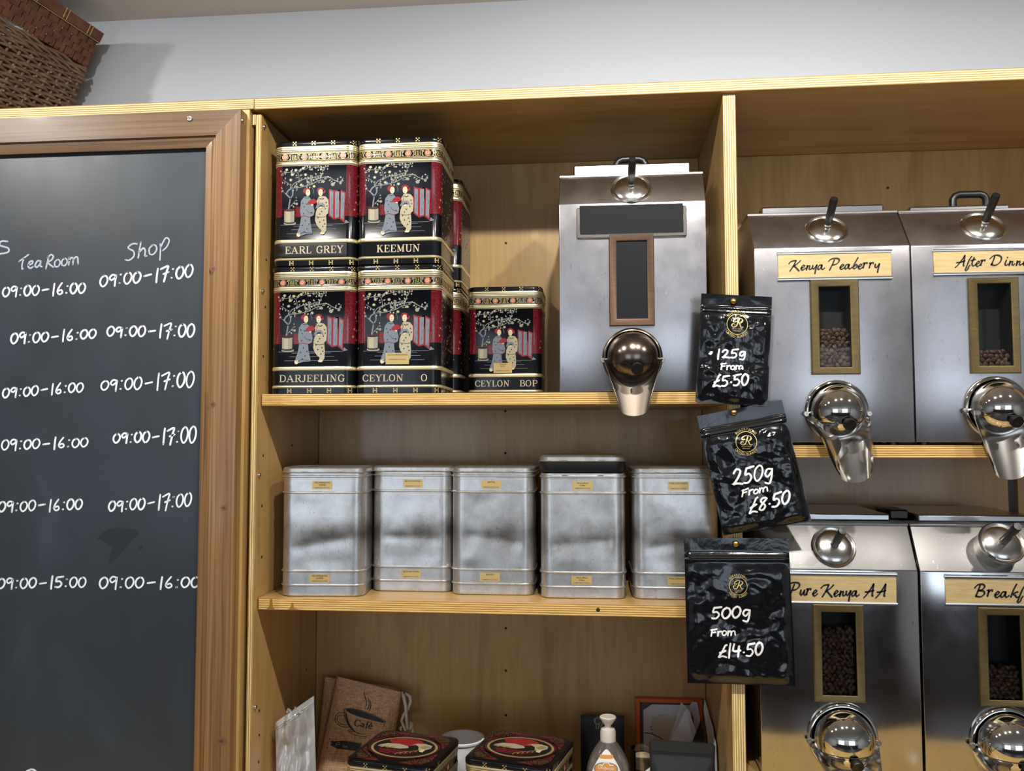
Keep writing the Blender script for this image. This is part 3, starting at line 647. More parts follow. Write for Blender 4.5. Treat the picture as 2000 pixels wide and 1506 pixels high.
# ---------------------------------------------------------------- tea tins
TH, THW, TR = 0.1912, 0.0635, 0.0140
def rr(hx, hy, r, n=6):
    """rounded rectangle, counter-clockwise seen from above, from the front-left corner arc"""
    out = []
    for cx, cy, a0 in ((-hx+r, -hy+r, 180), (hx-r, -hy+r, 270), (hx-r, hy-r, 0), (-hx+r, hy-r, 90)):
        for k in range(n+1):
            a = math.radians(a0+90*k/n); out.append((cx+r*math.cos(a), cy+r*math.sin(a)))
    return out
def perim(s, off, hx=THW, hy=THW, r=TR):
    """arc length s from the middle of the front, to the right positive; off = distance outward"""
    fl = hx-r; q = PI*r/2
    if abs(s) <= fl: return (s, -hy-off)
    sg = 1 if s > 0 else -1; s = abs(s)-fl
    if s <= q:
        a = s/r; return (sg*(hx-r+(r+off)*math.sin(a)), -hy+r-(r+off)*math.cos(a))
    return (sg*(hx+off), -hy+r+(s-q))
def tm(off): return lambda s, z: (lambda p: (p[0], p[1], z))(perim(s, off))
KX = lambda px: (px-551)/918*2*THW
KZ = lambda py: TH*(1468-py)/1424
def kmap(off): return lambda a, b: tm(off)(KX(a), KZ(b))
TMATS = [LACQ, GOLD, REDP, CREAMP, SAGEP, BLUEP, SKINP, MEDAL, GOLDP, RED2, INK, ABRASS]
def tin_body():
    m = MB()
    rows = [(0, -.0012, 0), (.003, -.0004, 0), (.043, -.0004, 1), (.046, .0006, 1), (.053, .0011, 1), (.061, .0006, 1), (.065, -.0003, 0), (.178, -.0003, 1),
            (.181, .0006, 1), (.190, .0012, 1), (.201, .0010, 1), (.209, .0002, 0), (.212, 0, 0), (.389, 0, 2), (.797, 0, 1), (.800, .0004, 1), (.815, .0008, 1), (.834, .0006, 0), (.838, 0, 0),
            (.900, 0, 1), (.904, .0004, 1), (.918, .0008, 1), (.930, .0007, 1), (.945, .0010, 1), (.955, .0004, 1), (.957, -.001, 1)]
    nl = len(rr(1, 1, .1)); L = [[(x, y, f*TH) for x, y in rr(THW+o, THW+o, TR+o)] for f, o, _ in rows]
    for i in range(len(rows)-1):
        mm = rows[i][2]; ms = []
        for k in range(nl):
            red = k in (0, 1, 2, 3, 4, 5, 7, 8, 9, 10, 11, 12)
            ms.append((2 if red else 0) if mm == 2 else mm)
        vs = L[i]+L[i+1]; m.add(vs, [[k, (k+1) % nl, nl+(k+1) % nl, nl+k] for k in range(nl)], ms, True)
    m.add(L[0], [list(range(nl))[::-1]], 0); m.add(L[-1], [list(range(nl))], 1)
    ring = lambda f, wd, mt, off: stroke(m, [(-.17, f*TH), (.17, f*TH)], wd, tm(off), mt, step=.002, curve=False, cap=False)
    for f in (.806, .8245, .910, .924, .938): ring(f, .0006, 0, .0011)
    for f in (.842, .896): ring(f, .0005, 8, .0003)
    # marks on the foot band
    def mark(cx, cz, s=.0024):
        for i in (-1, 0, 1):
            for j in (-1, 0, 1):
                if (i+j) % 2 == 0 or j == 0 and i: 
                    m.poly([(cx+(i-.38)*s, cz+(j-.38)*s), (cx+(i+.38)*s, cz+(j-.38)*s), (cx+(i+.38)*s, cz+(j+.38)*s), (cx+(i-.38)*s, cz+(j+.38)*s)], tm(.0002), 8)
    for s in (-.1, -.066, -.0335, -.003, .027, .0585, .09, .12): mark(s, .023*TH)
    # key fret with medallions
    G = lambda pts, wd=.0008: stroke(m, pts, wd, tm(.0003), 8, step=.0025, curve=False, cap=False)
    zt, zb, zm = .888*TH, .851*TH, .869*TH
    md = [-.0455, -.0157, .0146, .0440]
    for c in [-.0745]+md+[.074, .103, .132]:
        ellipse(m, c, zm, .0047, .0047, tm(.00025), 8, 20); ellipse(m, c, zm, .0042, .0042, tm(.0004), 10, 20); ellipse(m, c, zm, .0036, .0036, tm(.00055), 7, 20)
        for k in range(5):
            a = 2*PI*k/5; ellipse(m, c+.0019*math.cos(a), zm+.0019*math.sin(a), .0007, .0007, tm(.0007), 6, 8)
        x0 = c+.0062; x1 = c+.0235; q = (x1-x0)/7
        G([(x0, zt), (x0+2*q, zt), (x0+2*q, zb), (x0+5*q, zb), (x0+5*q, zt), (x1, zt)]); G([(x0, zt-.0016), (x0+1*q, zt-.0016), (x0+1*q, zb)])
        G([(x0+3*q, zt), (x0+3*q, zb+.0017), (x0+4*q, zb+.0017), (x0+4*q, zt)]); G([(x1, zt-.0016), (x0+6*q, zt-.0016), (x0+6*q, zb)]); G([(x0, zb), (x0+q, zb)]); G([(x0+6*q, zb), (x1, zb)])
    # garden picture
    P = lambda pts, mt, off=.0003: m.poly(pts, kmap(off), mt)
    ST = lambda pts, wd, mt, off=.0004, **k: stroke(m, pts, wd, kmap(off), mt, step=max(8, wd), **k)
    for x0, x1 in ((163, 440), (795, 925)): P([(x0, 797), (x1, 797), (x1, 915), (x0, 915)], 2, .0002)
    for y in (823, 853, 884): ST([(168, y), (430, y)], 2.5, 9, .0003, curve=False)
    for x in range(180, 430, 28): ST([(x, 800), (x, 912)], 2.0, 9, .0003, curve=False)
    for y, a, b in ((1003, 180, 890), (1019, 330, 762), (1057, 304, 800), (1102, 250, 842)): ST([(a, y), (b, y)], 4, 5, .0003, curve=False)
    br = [([(270, 830), (276, 770), (284, 700), (246, 655), (262, 610), (298, 586), (292, 565)], 15), ([(284, 705), (314, 655), (306, 598)], 13),
          ([(296, 575), (330, 530), (400, 500), (470, 478), (540, 470), (610, 480), (700, 468), (770, 505), (835, 530), (872, 488)], 9),
          ([(300, 582), (380, 580), (470, 562), (530, 545), (590, 512), (650, 500)], 9), ([(522, 550), (506, 505), (560, 462), (640, 440), (642, 385)], 6),
          ([(385, 505), (372, 425), (330, 400), (190, 412)], 6), ([(360, 385), (450, 372), (520, 350), (610, 362), (705, 352)], 5), ([(296, 562), (250, 520), (205, 490)], 6), ([(530, 580), (545, 622), (546, 655)], 4), ([(268, 812), (310, 770), (350, 720)], 4), ([(250, 650), (212, 632), (200, 600)], 4)]
    rnd = random.Random(4)
    for pts, wd in br:
        ST(pts, wd, 5, .0005)
        if wd >= 13: continue
        for q in smooth_line(pts, 26)[1:]:
            for sd in (-1, 1):
                if rnd.random() < .2: continue
                a = rnd.uniform(-1.2, 1.2)+(PI/2*sd); d = rnd.uniform(16, 30); cx, cy = q[0]+d*math.cos(a), max(345, q[1]+d*math.sin(a)); 
                if 410 < cx < 700 and cy > 585: continue
                L_, w_ = rnd.uniform(10, 16), rnd.uniform(6, 9); ca, sa = math.cos(a), math.sin(a)
                P([(cx+u*L_*ca-v*w_*sa, cy+u*L_*sa+v*w_*ca) for u, v in ((-1, 0), (-.3, .9), (.4, .8), (1.1, 0), (.4, -.8), (-.3, -.9))], 4 if rnd.random() < .7 else 3, .0006)
    for cx, cy, r in ((760, 555, 22), (480, 520, 14), (655, 520, 16), (628, 380, 14), (525, 378, 12), (845, 545, 13), (360, 765, 15), (545, 500, 13)): ellipse(m, cx, cy, r, r*.95, kmap(.0007), 4, 14)
    for cx, cy in ((243, 374), (345, 382), (305, 432), (290, 492), (455, 436), (408, 552), (552, 572), (428, 362)):
        for k in range(5):
            a = 2*PI*k/5+cx; ellipse(m, cx+11*math.cos(a), cy+10*math.sin(a), 7, 6.5, kmap(.0008), 3, 9)
        ellipse(m, cx, cy, 8, 8, kmap(.0010), 8, 9)
    # jar
    ellipse(m, 285, 985, 70, 20, kmap(.0004), 4, 20); ellipse(m, 285, 978, 58, 12, kmap(.0005), 10, 20); P([(222, 838), (335, 838), (335, 965), (300, 974), (250, 974), (222, 965)], 4, .0006)
    P([(236, 845), (290, 845), (290, 970), (240, 966)], 3, .0007); ellipse(m, 278, 838, 57, 12, kmap(.0008), 10, 18)
    # folding screen
    for o_, i_ in (([(718, 605), (778, 626), (778, 958), (718, 910)], [(729, 626), (766, 640), (766, 932), (729, 896)]), ([(776, 626), (846, 620), (842, 942), (776, 958)], [(788, 640), (834, 634), (831, 928), (788, 938)]), ([(846, 620), (906, 652), (894, 995), (838, 948)], [(856, 642), (893, 664), (884, 964), (850, 932)])):
        P(o_, 9, .0007); P(i_, 5, .0009)
    P([(905, 958), (946, 990), (893, 1000)], 5, .0006)
    for x, y in ((742, 700), (752, 780), (740, 850), (808, 690), (818, 770), (806, 850), (868, 690), (876, 760), (866, 920)): ST([(x, y), (x+10, y+22), (x-4, y+44)], 3, 10, .0010)
    # two robed figures
    ST([(455, 600), (470, 640)], 10, 9, .0008); ellipse(m, 470, 622, 42, 34, kmap(.0010), 9, 18); ellipse(m, 486, 642, 25, 40, kmap(.0012), 6, 16)
    P([(440, 690), (470, 682), (500, 688), (520, 716), (545, 780), (562, 850), (552, 905), (512, 915), (518, 990), (540, 1090), (535, 1112), (470, 1112), (420, 1128), (372, 1130), (366, 1102), (396, 1020), (412, 925), (398, 850), (408, 735)], 5, .0010)
    ellipse(m, 385, 1118, 22, 24, kmap(.0012), 6, 12); ST([(412, 915), (450, 905), (510, 918), (555, 900)], 5, 9, .0013); ST([(372, 1080), (395, 1112), (440, 1090), (530, 1104)], 4, 10, .0013); ST([(452, 696), (480, 704), (505, 694)], 5, 10, .0013); ST([(470, 830), (490, 860), (540, 880)], 3, 10, .0013)
    for x, y in ((430, 760), (445, 800), (470, 770), (460, 960), (430, 1010), (480, 1050), (450, 1085), (500, 1000), (440, 880), (530, 870)): ellipse(m, x, y, 6, 8, kmap(.0013), 10, 8)
    ellipse(m, 625, 618, 40, 32, kmap(.0010), 9, 18); ellipse(m, 664, 636, 18, 22, kmap(.0010), 9, 12); ellipse(m, 626, 645, 26, 40, kmap(.0012), 6, 16)
    P([(606, 690), (640, 684), (684, 692), (714, 730), (718, 800), (712, 885), (690, 900), (696, 990), (694, 1080), (668, 1112), (625, 1120), (640, 1070), (612, 1046), (586, 1010), (568, 960), (574, 870), (596, 806), (582, 742)], 3, .0010)
    ellipse(m, 650, 1108, 26, 13, kmap(.0012), 6, 12); ST([(580, 915), (640, 925), (698, 915)], 4, 10, .0013); ST([(620, 712), (640, 722), (662, 712)], 8, 10, .0013); ST([(600, 700), (610, 740), (596, 780)], 4, 10, .0013)
    for x, y in ((650, 770), (690, 760), (680, 830), (640, 860), (620, 890), (665, 960), (620, 980), (655, 1030), (676, 1000), (600, 930), (700, 800)): ellipse(m, x, y, 7, 8, kmap(.0013), 10, 8)
    P([(478, 774), (492, 742), (520, 720), (552, 714), (580, 732), (592, 762), (560, 768), (540, 782), (505, 774)], 9, .0014); ellipse(m, 535, 784, 14, 8, kmap(.0015), 6, 10)
    P([(570, 828), (584, 788), (612, 766), (645, 762), (672, 782), (682, 816), (656, 806), (630, 800), (604, 812)], 5, .0014); P([(604, 812), (616, 790), (648, 788), (656, 806), (630, 800)], 10, .0015); ellipse(m, 628, 820, 16, 9, kmap(.0015), 6, 10)
    for x, y in ((492, 632), (476, 632)): ST([(x, y), (x+7, y)], 3, 10, .0014)
    for x, y in ((616, 634), (633, 634)): ST([(x, y), (x+7, y)], 3, 10, .0014)
    ST([(482, 662), (490, 662)], 4, 9, .0014); ST([(620, 664), (629, 664)], 4, 9, .0014)
    # gilt flowers on the side faces
    for sg in (-1, 1):
        for k in range(46):
            s = sg*(.062+rnd.random()*.1); z = TH*(.22+.56*rnd.random()); r = rnd.uniform(.0008, .0019)
            if abs(s) > .175: continue
            ellipse(m, s, z, r, r*1.2, tm(.0003), rnd.choice((8, 8, 4, 3)), 7)
        for k in range(5): ellipse(m, sg*.071, TH*(.42+.075*k), .0013, .0018, tm(.0004), 3, 8)
    return m
def tin_lid():
    m = MB(); n = len(rr(1, 1, .1))
    rows = [(.957, .0012), (.962, .0016), (.985, .0016), (.995, .0002), (1.0, -.0035)]
    m.loft([[(x, y, f*TH) for x, y in rr(THW+o, THW+o, TR+o)] for f, o in rows], 0, True, True, False)
    m.add([(x, y, TH) for x, y in rr(THW-.0035, THW-.0035, TR-.0035)], [list(range(n))], 0)
    for c in (-.092, -.064, -.0305, -.001, .029, .061, .09):
        for i in (-1, 0, 1):
            for j in (-1, 0, 1):
                if (i*3+j) % 2 == 0:
                    s = .0021; m.poly([(c+(i-.4)*s, TH*.974+(j-.4)*s), (c+(i+.4)*s, TH*.974+(j-.4)*s), (c+(i+.4)*s, TH*.974+(j+.4)*s), (c+(i-.4)*s, TH*.974+(j+.4)*s)], tm(.0019), 1)
    return m
BODY, LID = tin_body(), tin_lid()
t0 = thing('tea_tin', 'x', 'tin')
b0 = obj('body', BODY, TMATS, t0); l0 = obj('lid', LID, [LACQ, GOLDP], t0)
def tin_at(loc, rotz, label, text=None, sticker=None, scale=1.0, group='black gold and red tea tins', first=[True]):
    if first[0]: r = t0; first[0] = False
    else:
        r = t0.copy(); COL.objects.link(r)
        for ch in (b0, l0):
            c = ch.copy(); COL.objects.link(c); c.parent = r
    r.location = loc; r.rotation_euler = (0, 0, rotz); r.scale = (scale,)*3
    tag(r, label, 'tin', group)
    if text:
        for tx, x0, x1, z, h in text:
            m = MB(); write_serif(m, tx, x0, x1, z*TH, h*TH, tm(.0013 if tx == 'EARL GREY' else .0003)); obj('lettering', m, LETTER, r)
    if sticker:
        x0, x1, z0, z1, lines = sticker; m = MB()
        m.box(x0, x1, -THW-.0021, -THW-.0019, z0, z1)
        o = obj('sticker', m, STICK, r); o['label'] = 'small gold paper sticker'; m2 = MB()
        for tx, sz, zz in lines: textmesh(tx, sz, lambda u, v, zz=zz: ((x0+x1)/2+u, -THW-.0024, zz+v), m2)
        obj('print', m2, INK, o)
    return r
gap = .0004
cxA = (at(531, 600, YS+.003).x+at(689, 600, YS+.003).x)/2+.0005; cxB = (at(697, 600, YS+.003).x+at(856, 600, YS+.003).x)/2+.001
fy = YS+.0025+THW
tin_at((cxA, fy, Z1+gap), 0, 'DARJEELING tea tin, bottom left of the tin stack', [('DARJEELING', -.0495, .0500, .093, .052)])
tin_at((cxB, fy, Z1+gap), 0, 'CEYLON O tea tin with a gold sticker, under the KEEMUN tin', [('CEYLON', -.0530, .0080, .093, .050), ('O', .0345, .0440, .093, .050)],
       (-.0175, .0175, .222*TH, .308*TH, [('CEYLON ORANGE PEKOE', .0026, .290*TH), ('ROBERTSONS OF OXTED', .0022, .255*TH)]))
rE = tin_at((cxA+.0003, fy+.0005, Z1+TH+2*gap), 0, 'EARL GREY tea tin with a raised black name plate, top left of the stack', [('EARL GREY', -.0435, .0455, .098, .054)])
m = MB(); mp = [(x-.0075, z+.122*TH) for x, z in rr(.0585, .0108, .003)]
mp2 = [q for a, b in zip(mp, mp[1:]+mp[:1]) for q in smooth_line([a, b], .004)[:-1]]
m.loft([[tm(o)((x+.0075)*k_-.0075, (z-.122*TH)*k2+.122*TH) for x, z in mp2] for k_, k2, o in ((1, 1, .0001), (1, 1, .0008), (.99, .95, .0011), (.9, .6, .0011), (.7, .0, .0011))], 0, False)
obj('name_plate', m, INK, rE)
tin_at((cxB-.0006, fy+.0005, Z1+TH+2*gap), 0, 'KEEMUN tea tin, top right of the front stack', [('KEEMUN', -.0325, .0320, .096, .054)])
sb = .945; by = D-.004-THW*sb; xr = at(905, 450, by-THW*sb+.03).x-THW*sb
tin_at((xr-.001, by, Z1+gap), 0, 'tea tin in the back row, half hidden behind the CEYLON O tin', None, None, sb)
tin_at((xr+.0005, by, Z1+TH*sb+2*gap), 0, 'tea tin high in the back row, mostly hidden behind the KEEMUN tin', None, None, sb)
xb_ = (at(914, 650, by-THW*sb).x+at(1057, 650, by-THW*sb).x)/2
tin_at((xb_, by, Z1+gap), 0, 'CEYLON BOP tea tin with gold sticker, standing alone at the back', [('CEYLON', -.0512, .0078, .096, .052), ('BOP', .0259, .0555, .096, .052)],
       (-.0185, .0132, .215*TH, .305*TH, [('CEYLON', .0030, .288*TH), ('B.O.P.', .0030, .270*TH), ('ROBERTSONS OF OXTED', .0020, .232*TH)]), sb)
# two tins on the worktop with picture lids
def crane_lid():
    m = MB(); zz = TH*1.0+.0002; mp = lambda o: (lambda x, y: (x, y, zz+o))
    P = lambda pts, mt, o=0: m.poly(pts, mp(o), mt)
    ST = lambda pts, wd, mt, o=.0002: stroke(m, pts, wd, mp(o), mt, step=.002)
    for sx in (-1, 1):
        for sy in (-1, 1):
            P([(sx*.057, sy*.040), (sx*.050, sy*.053), (sx*.036, sy*.057), (sx*.014, sy*.055), (sx*.030, sy*.044), (sx*.045, sy*.028), (sx*.056, sy*.010)], 2, .0000)
            for r in (.004, .008, .012, .016, .020): ST([(x, y) for x, y in arc_pts(sx*.044, sy*.040, r, r, 0, 360, 20) if abs(x) < .056 and abs(y) < .056 and (x/.054)**2+(y/.044)**2 > 1.02], .0016, 10)
            for k in range(4):
                a = math.radians(20+25*k); cx, cy = sx*(.040+.011*math.cos(a)), sy*(.036+.012*math.sin(a)); ellipse(m, cx, cy, .0062, .003, mp(.0004), 11, 10, math.atan2(sy*math.sin(a), sx*math.cos(a)))
    for k in range(9): ST([(-.035+.008*k, .047), (-.033+.008*k, .052), (-.029+.008*k, .049)], .0014, 9)
    ellipse(m, 0, 0, .0500, .0400, mp(.0005), 8, 48); ellipse(m, 0, 0, .0462, .0362, mp(.0007), 10, 48)
    P([(-.029+.058*k/12-.004, .0275) for k in range(1)]+arc_pts(-.004, .026, .029, .022, 200, 340, 14)+arc_pts(-.004, .018, .026, .016, 20, 160, 10), 9, .0009)
    P([(-.040, -.003), (-.030, .007), (-.012, .009), (.004, .004), (.008, -.003), (-.004, -.009), (-.024, -.009)], 3, .0011)
    for k in range(5): ellipse(m, -.036+.005*k, -.006-.002*(k % 2), .0035, .0022, mp(.0013), 8, 9, .5)
    P([(.006, .008), (.014, .017), (.026, .019), (.038, .014), (.040, .004), (.032, -.008), (.024, -.006), (.020, .006), (.012, .012)], 3, .0011); P([(.022, .006), (.030, .012), (.038, .008), (.030, -.002)], 8, .0013); P([(.026, -.004), (.034, -.002), (.034, -.014), (.028, -.013)], 6, .0013)
    for x in (-.022, -.012): ST([(x, -.009), (x+.004, -.020)], .0008, 9, .0013)
    for k in range(4): ST([(-.034+.002*k, -.015-.004*k), (.0, -.016-.004*k), (.026-.004*k, -.014-.004*k)], .0018, 9, .0011)
    for k in range(5): ST(arc_pts(.006+.006*k, -.030+.004*k, .007, .008, 100, 200, 6), .0013, 8, .0014)
    ST(arc_pts(0, 0, .0520, .0420, 0, 360, 60), .0008, 9, .0006); return m
CR = crane_lid()
for (cx, cy, rz, lab) in ((.2150, .0485, -.19, 'tin with red crane lid on the worktop, the one beside the hessian bag'), (.3835, .0645, -.243, 'tin with red crane lid on the worktop, the one beside the soap bottle')):
    r = tin_at((cx, cy, ZW+.0006), rz, lab, None, None, 1.0, 'tea tins with red crane lids')
    obj('lid_picture', CR, TMATS, r)

# ---------------------------------------------------------------- silver tins
def silver(dent_seed, lift=False):
    H, h, r = 0.1905, .0620, .0150
    rows = [(0, -.0012), (.006, 0), (.075, 0), (.083, .0020), (.088, .0020), (.093, 0), (.183, 0), (.191, .0020), (.197, .0020), (.203, 0), (.790, 0), (.797, .0020), (.803, .0020), (.811, 0), (.915, 0), (.921, .0020), (.930, .0020), (.937, 0), (.950, 0)]
    fine = []
    for (a, o) in rows:
        if fine and a-fine[-1][0] > .03:
            n = int((a-fine[-1][0])/.028); a0, o0 = fine[-1]
            fine += [(a0+(a-a0)*k/(n+1), o) for k in range(1, n+1)]
        fine.append((a, o))
    def loop(f, o):
        pts = rr(h+o, h+o, r+o, 5); out = []
        for i, (x, y) in enumerate(pts):
            out.append((x, y, f*H)); x2, y2 = pts[(i+1) % len(pts)]
            d = math.hypot(x2-x, y2-y)
            if d > .03:
                for k in range(1, 16): out.append((x+(x2-x)*k/16, y+(y2-y)*k/16, f*H))
        res = []
        for x, y, z in out:
            if y < -h+.001 and .21 < f < .79:
                e = min(1, (f-.21)/.06, (.79-f)/.06)*min(1, (h-r-abs(x))/.01+.05)
                n1 = noise.noise(Vector((x*17+dent_seed*7.3, z*14, dent_seed*3.1))); n2 = noise.noise(Vector((x*45+dent_seed, z*38, dent_seed)))
                cr = -abs((z/H-.42)-.9*(x-.01)*math.sin(dent_seed*1.7))
                y += max(0, e)*(.0014*n1+.0004*n2+.0014*math.exp(-abs(cr)*26))
            res.append((x, y, z))
        return res
    m = MB(); L = [loop(f, o) for f, o in fine]; m.loft(L, 0, True, True, True)
    lid = MB(); d = 0
    lr = [(.952, .0005), (.954, .0022), (.958, .0026), (.962, .0014), (.985, .0010), (.996, -.0010), (1.0, -.005)]
    lid.loft([[(x, y, f*H+d) for x, y in rr(h+o, h+o, r+o, 5)] for f, o in lr], 0, True, True, True)
    for x in (-.026, .028): lid.box(x-.0042, x+.0042, -h-.0024, -h-.0012, H*.964, H*.972, 0, .0003)
    ins = MB()
    return m, lid, H, h
SILV = [  # (base point px of the front edge centre, rot, label, sticker lines)
 ((634, 1166), .07, 'battered silver tin labelled DECAFFEINATED COFFEE, leftmost and turned slightly', ['DECAFFEINATED', 'COFFEE'], 549, 716),
 ((799, 1156), .0, 'battered silver tin labelled BLUE MOUNTAIN, second from the left', ['BLUE MOUNTAIN'], 720, 881),
 ((961, 1163), .01, 'silver tin labelled SANTOS, middle of the row', ['SANTOS'], 882, 1040),
 ((1137, 1170), .02, 'silver tin labelled Mocca Blend Coffee with its black-sealed lid lifted', ['Mocca Blend', 'Coffee'], 1054, 1221),
 ((1318, 1172), .01, 'silver tin labelled PURE COSTA RICA, partly behind the black pouches', ['PURE COSTA RICA'], 1238, 1400)]
for k, (q, rz, lab, lines, xa_, xb_2) in enumerate(SILV):
    m, lid, H, h = silver(k+1); pt = atz(q[0], q[1], Z2)
    xm = (at(xa_, 1050, pt.y+.01).x+at(xb_2, 1050, pt.y+.01).x)/2
    t = thing('silver_tin', lab, 'tin', (xm+(-.0035, .0045, .0015, 0, 0)[k], pt.y+h+.001, Z2+.0006), rz, 'silver tins on the middle shelf')
    obj('body', m, TINP, t); lo = obj('lid', lid, TINP, t)
    if k == 3:
        lo.location = (0, 0, .0170)
        sm_ = MB(); sm_.loft([[(x, y, H*.951+z) for x, y in rr(h+o, h+o, .015+o, 5)] for z, o in ((0, -.004), (.002, -.0005), (.008, .0015), (.0168, .0018))], 0, True, True, True)
        so = obj('seal', sm_, BLKP, t); so['label'] = 'black rubber seal between tin and lid'
        for x in (-.026, .026):
            tb = MB(); tb.box(x-.0045, x+.0045, -h-.0022, -h-.0002, H*.936, H*.944, 0, .0003); obj('catch', tb, TINP, t)
    for (zc, nm) in ((.858*H, 'up'), (.138*H, 'low')):
        mb = MB(); ml = MB(); xo_ = {0: -.001, 1: .002, 2: -.002, 3: .0, 4: .004}[k]+(-.002 if nm == 'low' else 0); hw = .0150
        mb.add([(xo_+x, -h-.0004, zc+z) for x, z in rr(hw, .0062, .001, 2)], [list(range(12))], 0)
        so = obj('sticker', mb, STICK, t, fixn=False); so['label'] = 'small gold paper sticker'
        for i, tx in enumerate(lines): textmesh(tx, .0031, lambda u, v, i=i: (xo_+u, -h-.0007, zc+.0026-.0034*i+v), ml)
        textmesh('ROBERTSONS OF OXTED', .0020, lambda u, v: (xo_+u, -h-.0007, zc-.0046+v), ml)
        obj('print', ml, INK, so)

# ---------------------------------------------------------------- coffee dispensers
DY = YS - 0.0006                              # plane of the steel fronts
def bean_mesh(mb, c, rx, rot, crease):
    c = Vector(c); n, v = 8, 5; L = []
    for a in range(v+1):
        th = PI*a/v; s_ = max(math.sin(th), .02)
        L.append([c+rot @ Vector((.0047*rx*math.cos(th), .0024*rx*s_*math.cos(2*PI*k/n), .0034*rx*s_*math.sin(2*PI*k/n))) for k in range(n)])
    mb.loft(L, 0, True)
    if crease:
        pts = [(-.0038, .0003), (-.002, -.0003), (.0, .0003), (.002, -.0002), (.0038, .0003)]
        mb.add([c+rot @ Vector((x*rx, -.00255*rx*math.sqrt(max(0.05, 1-(x/.0047)**2)), (z+d)*rx)) for x, z in pts for d in (-.00035, .00035)], [[2*i, 2*i+1, 2*i+3, 2*i+2] for i in range(4)], 1)
BEANS = [BEAN, Mat('bean_crease', (38, 22, 14), .7).m]
def dispenser(label, xl, xr, zb, zt, hood, plate, text, frame, inner, ring, RR, level, lidpx, handle, style, seed, board=False, cap_out=0.0, dark=False, feet=.004, beans_label=None, tipz=-.085):
    x0, w_ = (xl+xr)/2, xr-xl; h = zt-zb; Lc = Vector((x0, DY, zb)); hy, hz = hood; dep = D-.012-DY
    t = thing('coffee_dispenser', label, 'coffee dispenser', Lc, 0, 'steel coffee bean dispensers')
    def lp(px, py, dy=0.0):
        p = at(px, py, DY-dy); return (p.x-x0, p.z-zb)
    fx0, fz1 = lp(frame[0], frame[1], .003); fx1, fz0 = lp(frame[2], frame[3], .003)
    ix0, iz1 = lp(inner[0], inner[1], .003); ix1, iz0 = lp(inner[2], inner[3], .003)
    # housing: folded sheet box with a sloping hood
    b = bmesh.new(); hw = w_/2
    prof = [(0, 0), (0, h), (hy, h+hz), (dep, h+hz), (dep, 0)]
    A = [b.verts.new((-hw, y, z)) for y, z in prof]; B = [b.verts.new((hw, y, z)) for y, z in prof]
    b.faces.new(A[::-1]); b.faces.new(B)
    for i in range(5): b.faces.new([A[i], A[(i+1) % 5], B[(i+1) % 5], B[i]])
    bmesh.ops.recalc_face_normals(b, faces=b.faces)
    bmesh.ops.bevel(b, geom=list(b.edges), offset=.0011, segments=2, affect='EDGES', profile=.5)
    for co, no in (((ix0, 0, 0), (1, 0, 0)), ((ix1, 0, 0), (1, 0, 0)), ((0, 0, iz0), (0, 0, 1)), ((0, 0, iz1), (0, 0, 1))):
        bmesh.ops.bisect_plane(b, geom=list(b.verts)+list(b.edges)+list(b.faces), plane_co=co, plane_no=no)
    kill = [f for f in b.faces if f.calc_center_median().y < 1e-4 and ix0 < f.calc_center_median().x < ix1 and iz0 < f.calc_center_median().z < iz1]
    bmesh.ops.delete(b, geom=kill, context='FACES')
    m = MB()
    for f in b.faces:
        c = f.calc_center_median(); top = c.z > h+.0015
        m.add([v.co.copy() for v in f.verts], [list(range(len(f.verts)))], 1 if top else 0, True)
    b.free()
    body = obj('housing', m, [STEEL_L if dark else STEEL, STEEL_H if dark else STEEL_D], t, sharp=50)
    m = MB(); nd = .034
    m.add([(x, y, z) for y in (.0002, nd) for x, z in ((ix0, iz0), (ix1, iz0), (ix1, iz1), (ix0, iz1))], [[0, 1, 5, 4], [1, 2, 6, 5], [2, 3, 7, 6], [3, 0, 4, 7], [4, 5, 6, 7]], 0)
    obj('hopper', m, DARKIN, t)
    for sx in (-hw+.02, hw-.02):
        for y in (.03, dep-.03):
            m = MB(); m.lathe([(.008, -feet), (.008, .001)], (sx, y, 0), (0, 0, 1), 12); obj('foot', m, BLKP, t)
    # hood lip
    m = MB(); m.box(-hw-.0008, hw+.0008, hy-.0012, hy+.05, h+hz-.001, h+hz+.0032, 0, .0008); obj('hood_lip', m, STEEL_H if dark else STEEL_D, t)
    # name plate
    px0, pz1 = lp(plate[0], plate[1], .002); px1, pz0 = lp(plate[2], plate[3], .002)
    m = MB(); m.box(px0, px1, -.0018, -.0002, pz0, pz1, 0, .0005); po = obj('name_plate', m, BLKBOARD if board else PLATE, t)
    m = MB(); cr = .0045
    if board:
        m.box(px0-cr, px0+.001, -.004, -.0002, pz0-cr, pz1-.004, 0, .001); m.box(px1-.001, px1+cr, -.004, -.0002, pz0-cr, pz1-.004, 0, .001); m.box(px0-cr, px1+cr, -.0041, -.0002, pz0-cr, pz0+.001, 0, .001)
    else:
        for z, s_ in ((pz1, 1), (pz0, -1)):
            m.loft([[(px0-.0008 if e == 0 else px1+.0008, y, z+s_*dz) for y, dz in ((-.0002, .0038), (-.0030, .0030), (-.0034, .0012), (-.0030, -.0010), (-.0019, -.0006), (-.0002, .0005))] for e in (0, 1)], 0, False, True, True)
    obj('plate_holder', m, CHROME_R, t)
    if text:
        tx, tx0, tx1, tzb, un = text
        a = lp(tx0, tzb, .002); c_ = lp(tx1, tzb, .002); m = MB()
        write_script(m, tx, a[0], c_[0], a[1], un, lambda x, z: (x, -.0021, z)); obj('lettering', m, INK, po)
    # window frame with mitred corners, pane
    m = MB(); ring_ = lambda x0_, x1_, z0_, z1_, y: [(x0_, y, z0_), (x1_, y, z0_), (x1_, y, z1_), (x0_, y, z1_)]
    e = .0012
